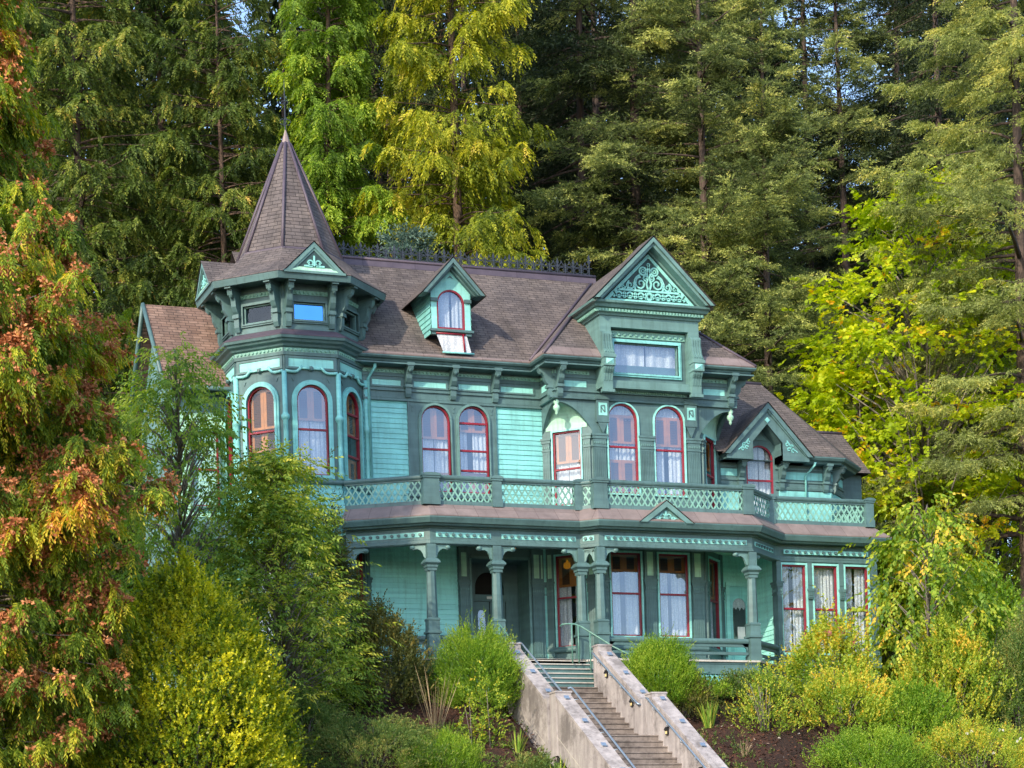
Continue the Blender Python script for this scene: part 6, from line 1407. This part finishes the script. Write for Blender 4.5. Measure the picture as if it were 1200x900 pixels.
bush("berry_shrub", "dark olive shrub with yellowing leaves below the left porch rail", 448, -1.5, 1.15, 2.2, 'olive', 2600, k=8, ll=.10, lw=.045, L=.35, upness=1.1, seed=7)
bush("barberry_shrub", "low reddish-green shrub beside the right round shrub", 800, -2.4, .75, 1.15, 'olive', 1500, k=8, ll=.06, lw=.03, L=.25, seed=8, upness=.8)
bush("fern_mound", "ferny mound of trailing green stems at the lower left of the bank", 428, -5.2, 1.9, 1.15, 'fern', 3600, k=10, ll=.09, lw=.02, L=.55, seed=9, upness=.9, droop=.6, spread=.6, cat="ground plant")
bush("fern_mound", "fine-leaved mound in the bottom middle left of the mulch patch", 512, -5.9, .95, .80, 'fine', 2000, k=10, ll=.10, lw=.018, L=.35, seed=10, upness=1.3, spread=.5, cat="ground plant")
bush("fern_mound", "green feathery mound under the dense leafy tree", 350, -4.0, 1.25, 1.2, 'fern', 2400, k=10, ll=.09, lw=.022, L=.5, seed=11, upness=.9, droop=.5, spread=.6, cat="ground plant")
bush("low_plant", "small green plant on the mulch at the lower left corner", 85, -8.5, .7, .75, 'fern', 700, k=8, ll=.10, lw=.03, L=.3, seed=12, cat="ground plant")
bush("rose_bush", "climbing white rose at the head of the left parapet", 604, -1.0, .42, 1.5, 'fern', 420, k=7, ll=.07, lw=.04, L=.25, seed=13, cat="rose bush", flowers=('white', 5, .07, (.75, 1.02)), loc=(-3.72, -1.35, -1.3), shape='vase')
bush("rose_bush", "rose bush with pink blossoms before the right wing windows", 968, -1.0, 1.25, 2.0, 'rose', 1500, k=7, ll=.12, lw=.065, L=.4, seed=14, cat="rose bush", flowers=('pink', 9, .10, (.72, 1.0)), upness=.9, leafdroop=.3)
SP['sapling'] = broad(43, 6.2, 1.75, 1.2, 62, 'rose', BARKG, ll=.19, lw=.10, k=8, per=13, flat_layers=False, droop=.45, tr=.05, shape='egg', cl=.7, leafdroop=.5, spread=.8, L=.55)
TT('sapling', 1088, -1.6, "young yellow-green tree at the right corner of the house", "young_tree", .98, .7)
bush("yellow_shrub", "tall loose yellow-leaved shrub right of the rose bush", 1112, -2.6, 1.6, 2.5, 'rose', 1900, k=8, ll=.11, lw=.055, L=.4, seed=15, upness=1.2, core=.25)
bush("yellow_shrub", "broad yellowing shrub below the pink rose", 985, -3.2, 1.35, 1.35, 'rose', 1300, k=8, ll=.10, lw=.05, L=.35, seed=16, upness=.9)
bush("green_shrub", "mid green shrub in the centre of the right bank", 1062, -4.0, 1.2, 1.45, 'fine', 1700, k=8, ll=.10, lw=.045, L=.35, seed=17, upness=.8)
bush("bluish_shrub", "large grey-green shrub at the right edge of the bank", 1195, -3.4, 1.35, 2.9, 'fern', 3000, k=8, ll=.09, lw=.04, L=.35, seed=18, upness=1.0, flowers=('white', 3, .07, (.2, .5)))
bush("flower_mound", "sprawling mound dotted with white flowers at the lower right", 1135, -5.9, 2.0, 1.25, 'rose', 2500, k=8, ll=.08, lw=.03, L=.32, seed=19, upness=1.0, cat="ground plant", flowers=('white', 9, .06, (.3, .95)))
bush("flower_mound", "dense green and orange-flecked mound at the bottom right of the stairway", 1012, -6.0, 1.5, 1.15, 'fine', 3200, k=9, ll=.085, lw=.028, L=.35, seed=20, upness=1.0, cat="ground plant")
bush("twiggy_shrub", "sparse twiggy rose above the bare mulch right of the stairway", 893, -3.3, .95, 1.6, 'rose', 520, k=6, ll=.09, lw=.045, L=.32, seed=21, core=.1, nst=22, upness=1.1)
bush("low_plant", "low green plants with red flowers along the lattice at the porch's right corner", 872, -1.2, 1.2, .62, 'fern', 1200, k=8, ll=.09, lw=.035, L=.25, seed=22, cat="ground plant", flowers=('red', 7, .08, (.6, 1.0)))
bush("low_plant", "leafy edging under the base lattice right of the round shrub", 812, -1.3, .9, .5, 'fine', 700, k=8, ll=.09, lw=.035, L=.22, seed=23, cat="ground plant")
bush("weedy_plant", "low weedy plant at the foot of the left parapet", 618, -6.0, .55, .6, 'fern', 500, k=8, ll=.09, lw=.035, L=.25, seed=24, cat="ground plant")
bush("hedge_shrub", "green shrub behind the yellow young tree at the right corner", 1150, -.4, 1.8, 3.4, 'fine', 2600, k=8, ll=.12, lw=.06, L=.4, seed=25)
# blade-leaved clumps and stalks
def blades(name, label, u, Y, n, H, w_, mat, seed, spread=.5, cat="ground plant", arch=.5, loc=None):
    rng = np.random.default_rng(seed); V = []; Tn = []
    for i in range(n):
        a = rng.uniform(0, 2 * pi); s = rng.uniform(.05, spread); h = H * rng.uniform(.55, 1.05); o = np.array([cos(a), sin(a), 0]); sd_ = np.array([-sin(a), cos(a), 0]) * w_ / 2 + rng.normal(0, .2, 3) * w_ / 2
        p = o * rng.uniform(0, .15) + np.array([0, 0, -.05]); tn = rng.uniform(.1, 1); m_ = 5; prev = p
        for j in range(m_):
            f = (j + 1) / m_; nx_ = p + o * s * h * f + np.array([0, 0, h * (f - arch * s * f * f)]); wa, wb = 1 - j / m_ * .75, 1 - f * .75 if j < m_ - 1 else .03
            V.append(np.stack([prev - sd_ * wa, prev + sd_ * wa, nx_ + sd_ * wb, nx_ - sd_ * wb])); Tn.append(tn); prev = nx_
    o = tag(link(name, leaf_mesh(name, [(np.array(V), np.array(Tn))], LM[mat]), None, loc or P_(u, Y)), label, cat)
    return o
blades("iris_clump", "clump of green strap leaves beside the upper left parapet", 601, -4.7, 34, .75, .045, 'blade', 1)
blades("iris_clump", "long yellow-green strap leaves beside the lower left parapet", 648, -6.6, 46, .95, .045, 'blade', 2, .8)
blades("iris_clump", "tall upright strap-leaved clump right of the stairway", 826, -3.3, 40, .95, .06, 'blade', 3, .45)
blades("iris_clump", "small strap-leaved clump next to the right parapet", 812, -4.6, 26, .6, .04, 'blade', 4, .6)
blades("dry_stalk_clump", "upright dry straw stalks between the dark olive shrub and the left round shrub", 505, -3.4, 36, 2.0, .030, 'straw', 5, .45, arch=.1)
blades("grass_tuft", "pale arching grass at the foot of the dry stalks", 520, -3.8, 60, .7, .022, 'blade', 6, .9)
blades("grass_tuft", "thin dry grass near the twiggy rose", 866, -4.6, 40, .6, .018, 'straw', 7, .9)
for i, (u, Y, lab) in enumerate(((548, -4.2, "slim young plant with yellow-orange leaves before the left round shrub"), (570, -4.4, "taller slim young plant with orange tips next to the left parapet"))):
    bush("young_plant", lab, u, Y, .30, 1.75 + .1 * i, 'rose', 120, k=8, ll=.10, lw=.045, L=.28, seed=60 + i, shape='column', upness=.2, core=.0, nst=2)
# loose litter on the mulch and scattered ground cover
rng = np.random.default_rng(70); n = 22000
x = rng.uniform(-20, 12, n); y = rng.uniform(-8.5, -1.2, n); ok = ~((x > -3.7) & (x < -.35)); x, y = x[ok], y[ok]
z = np.array([gzn(a, b_) for a, b_ in zip(x, y)]) + .012
ch = shoots(rng, np.stack([x, y, z], 1), rng.normal(0, 1, (len(x), 3)) * np.array([1, 1, .15]), 2, .05, .095, .042, .5, True, 0, rng.uniform(0, 1, len(x)) ** 1.3, .05)
tag(link("mulch_litter", leaf_mesh("mulch_litter", [ch], LM['chips'])), "loose bark chips and dry litter lying on the mulch bank", "litter", None, "stuff")
n = 5200; x = rng.uniform(-20, 14, n); y = rng.uniform(-9, -1.5, n); dn_ = np.sin(x * .9 + 1) * np.sin(y * 1.1 + .4) + rng.normal(0, .5, n); ok = ~((x > -3.8) & (x < -.2)) & (dn_ > .25); x, y = x[ok], y[ok]
z = np.array([gzn(a, b_) for a, b_ in zip(x, y)])
gc_ = shoots(rng, np.repeat(np.stack([x, y, z], 1), 3, 0) + rng.normal(0, .06, (len(x) * 3, 3)) * np.array([1, 1, 0]), rng.normal(0, .45, (len(x) * 3, 3)) + np.array([0, 0, 1]), 7, rng.uniform(.08, .30, len(x) * 3), .085, .03, .8, False, .2, None, .15)
tag(link("ground_cover", leaf_mesh("ground_cover", [gc_], LM['fern'])), "patchy low weeds and seedlings growing through the mulch", "ground cover", None, "stuff")
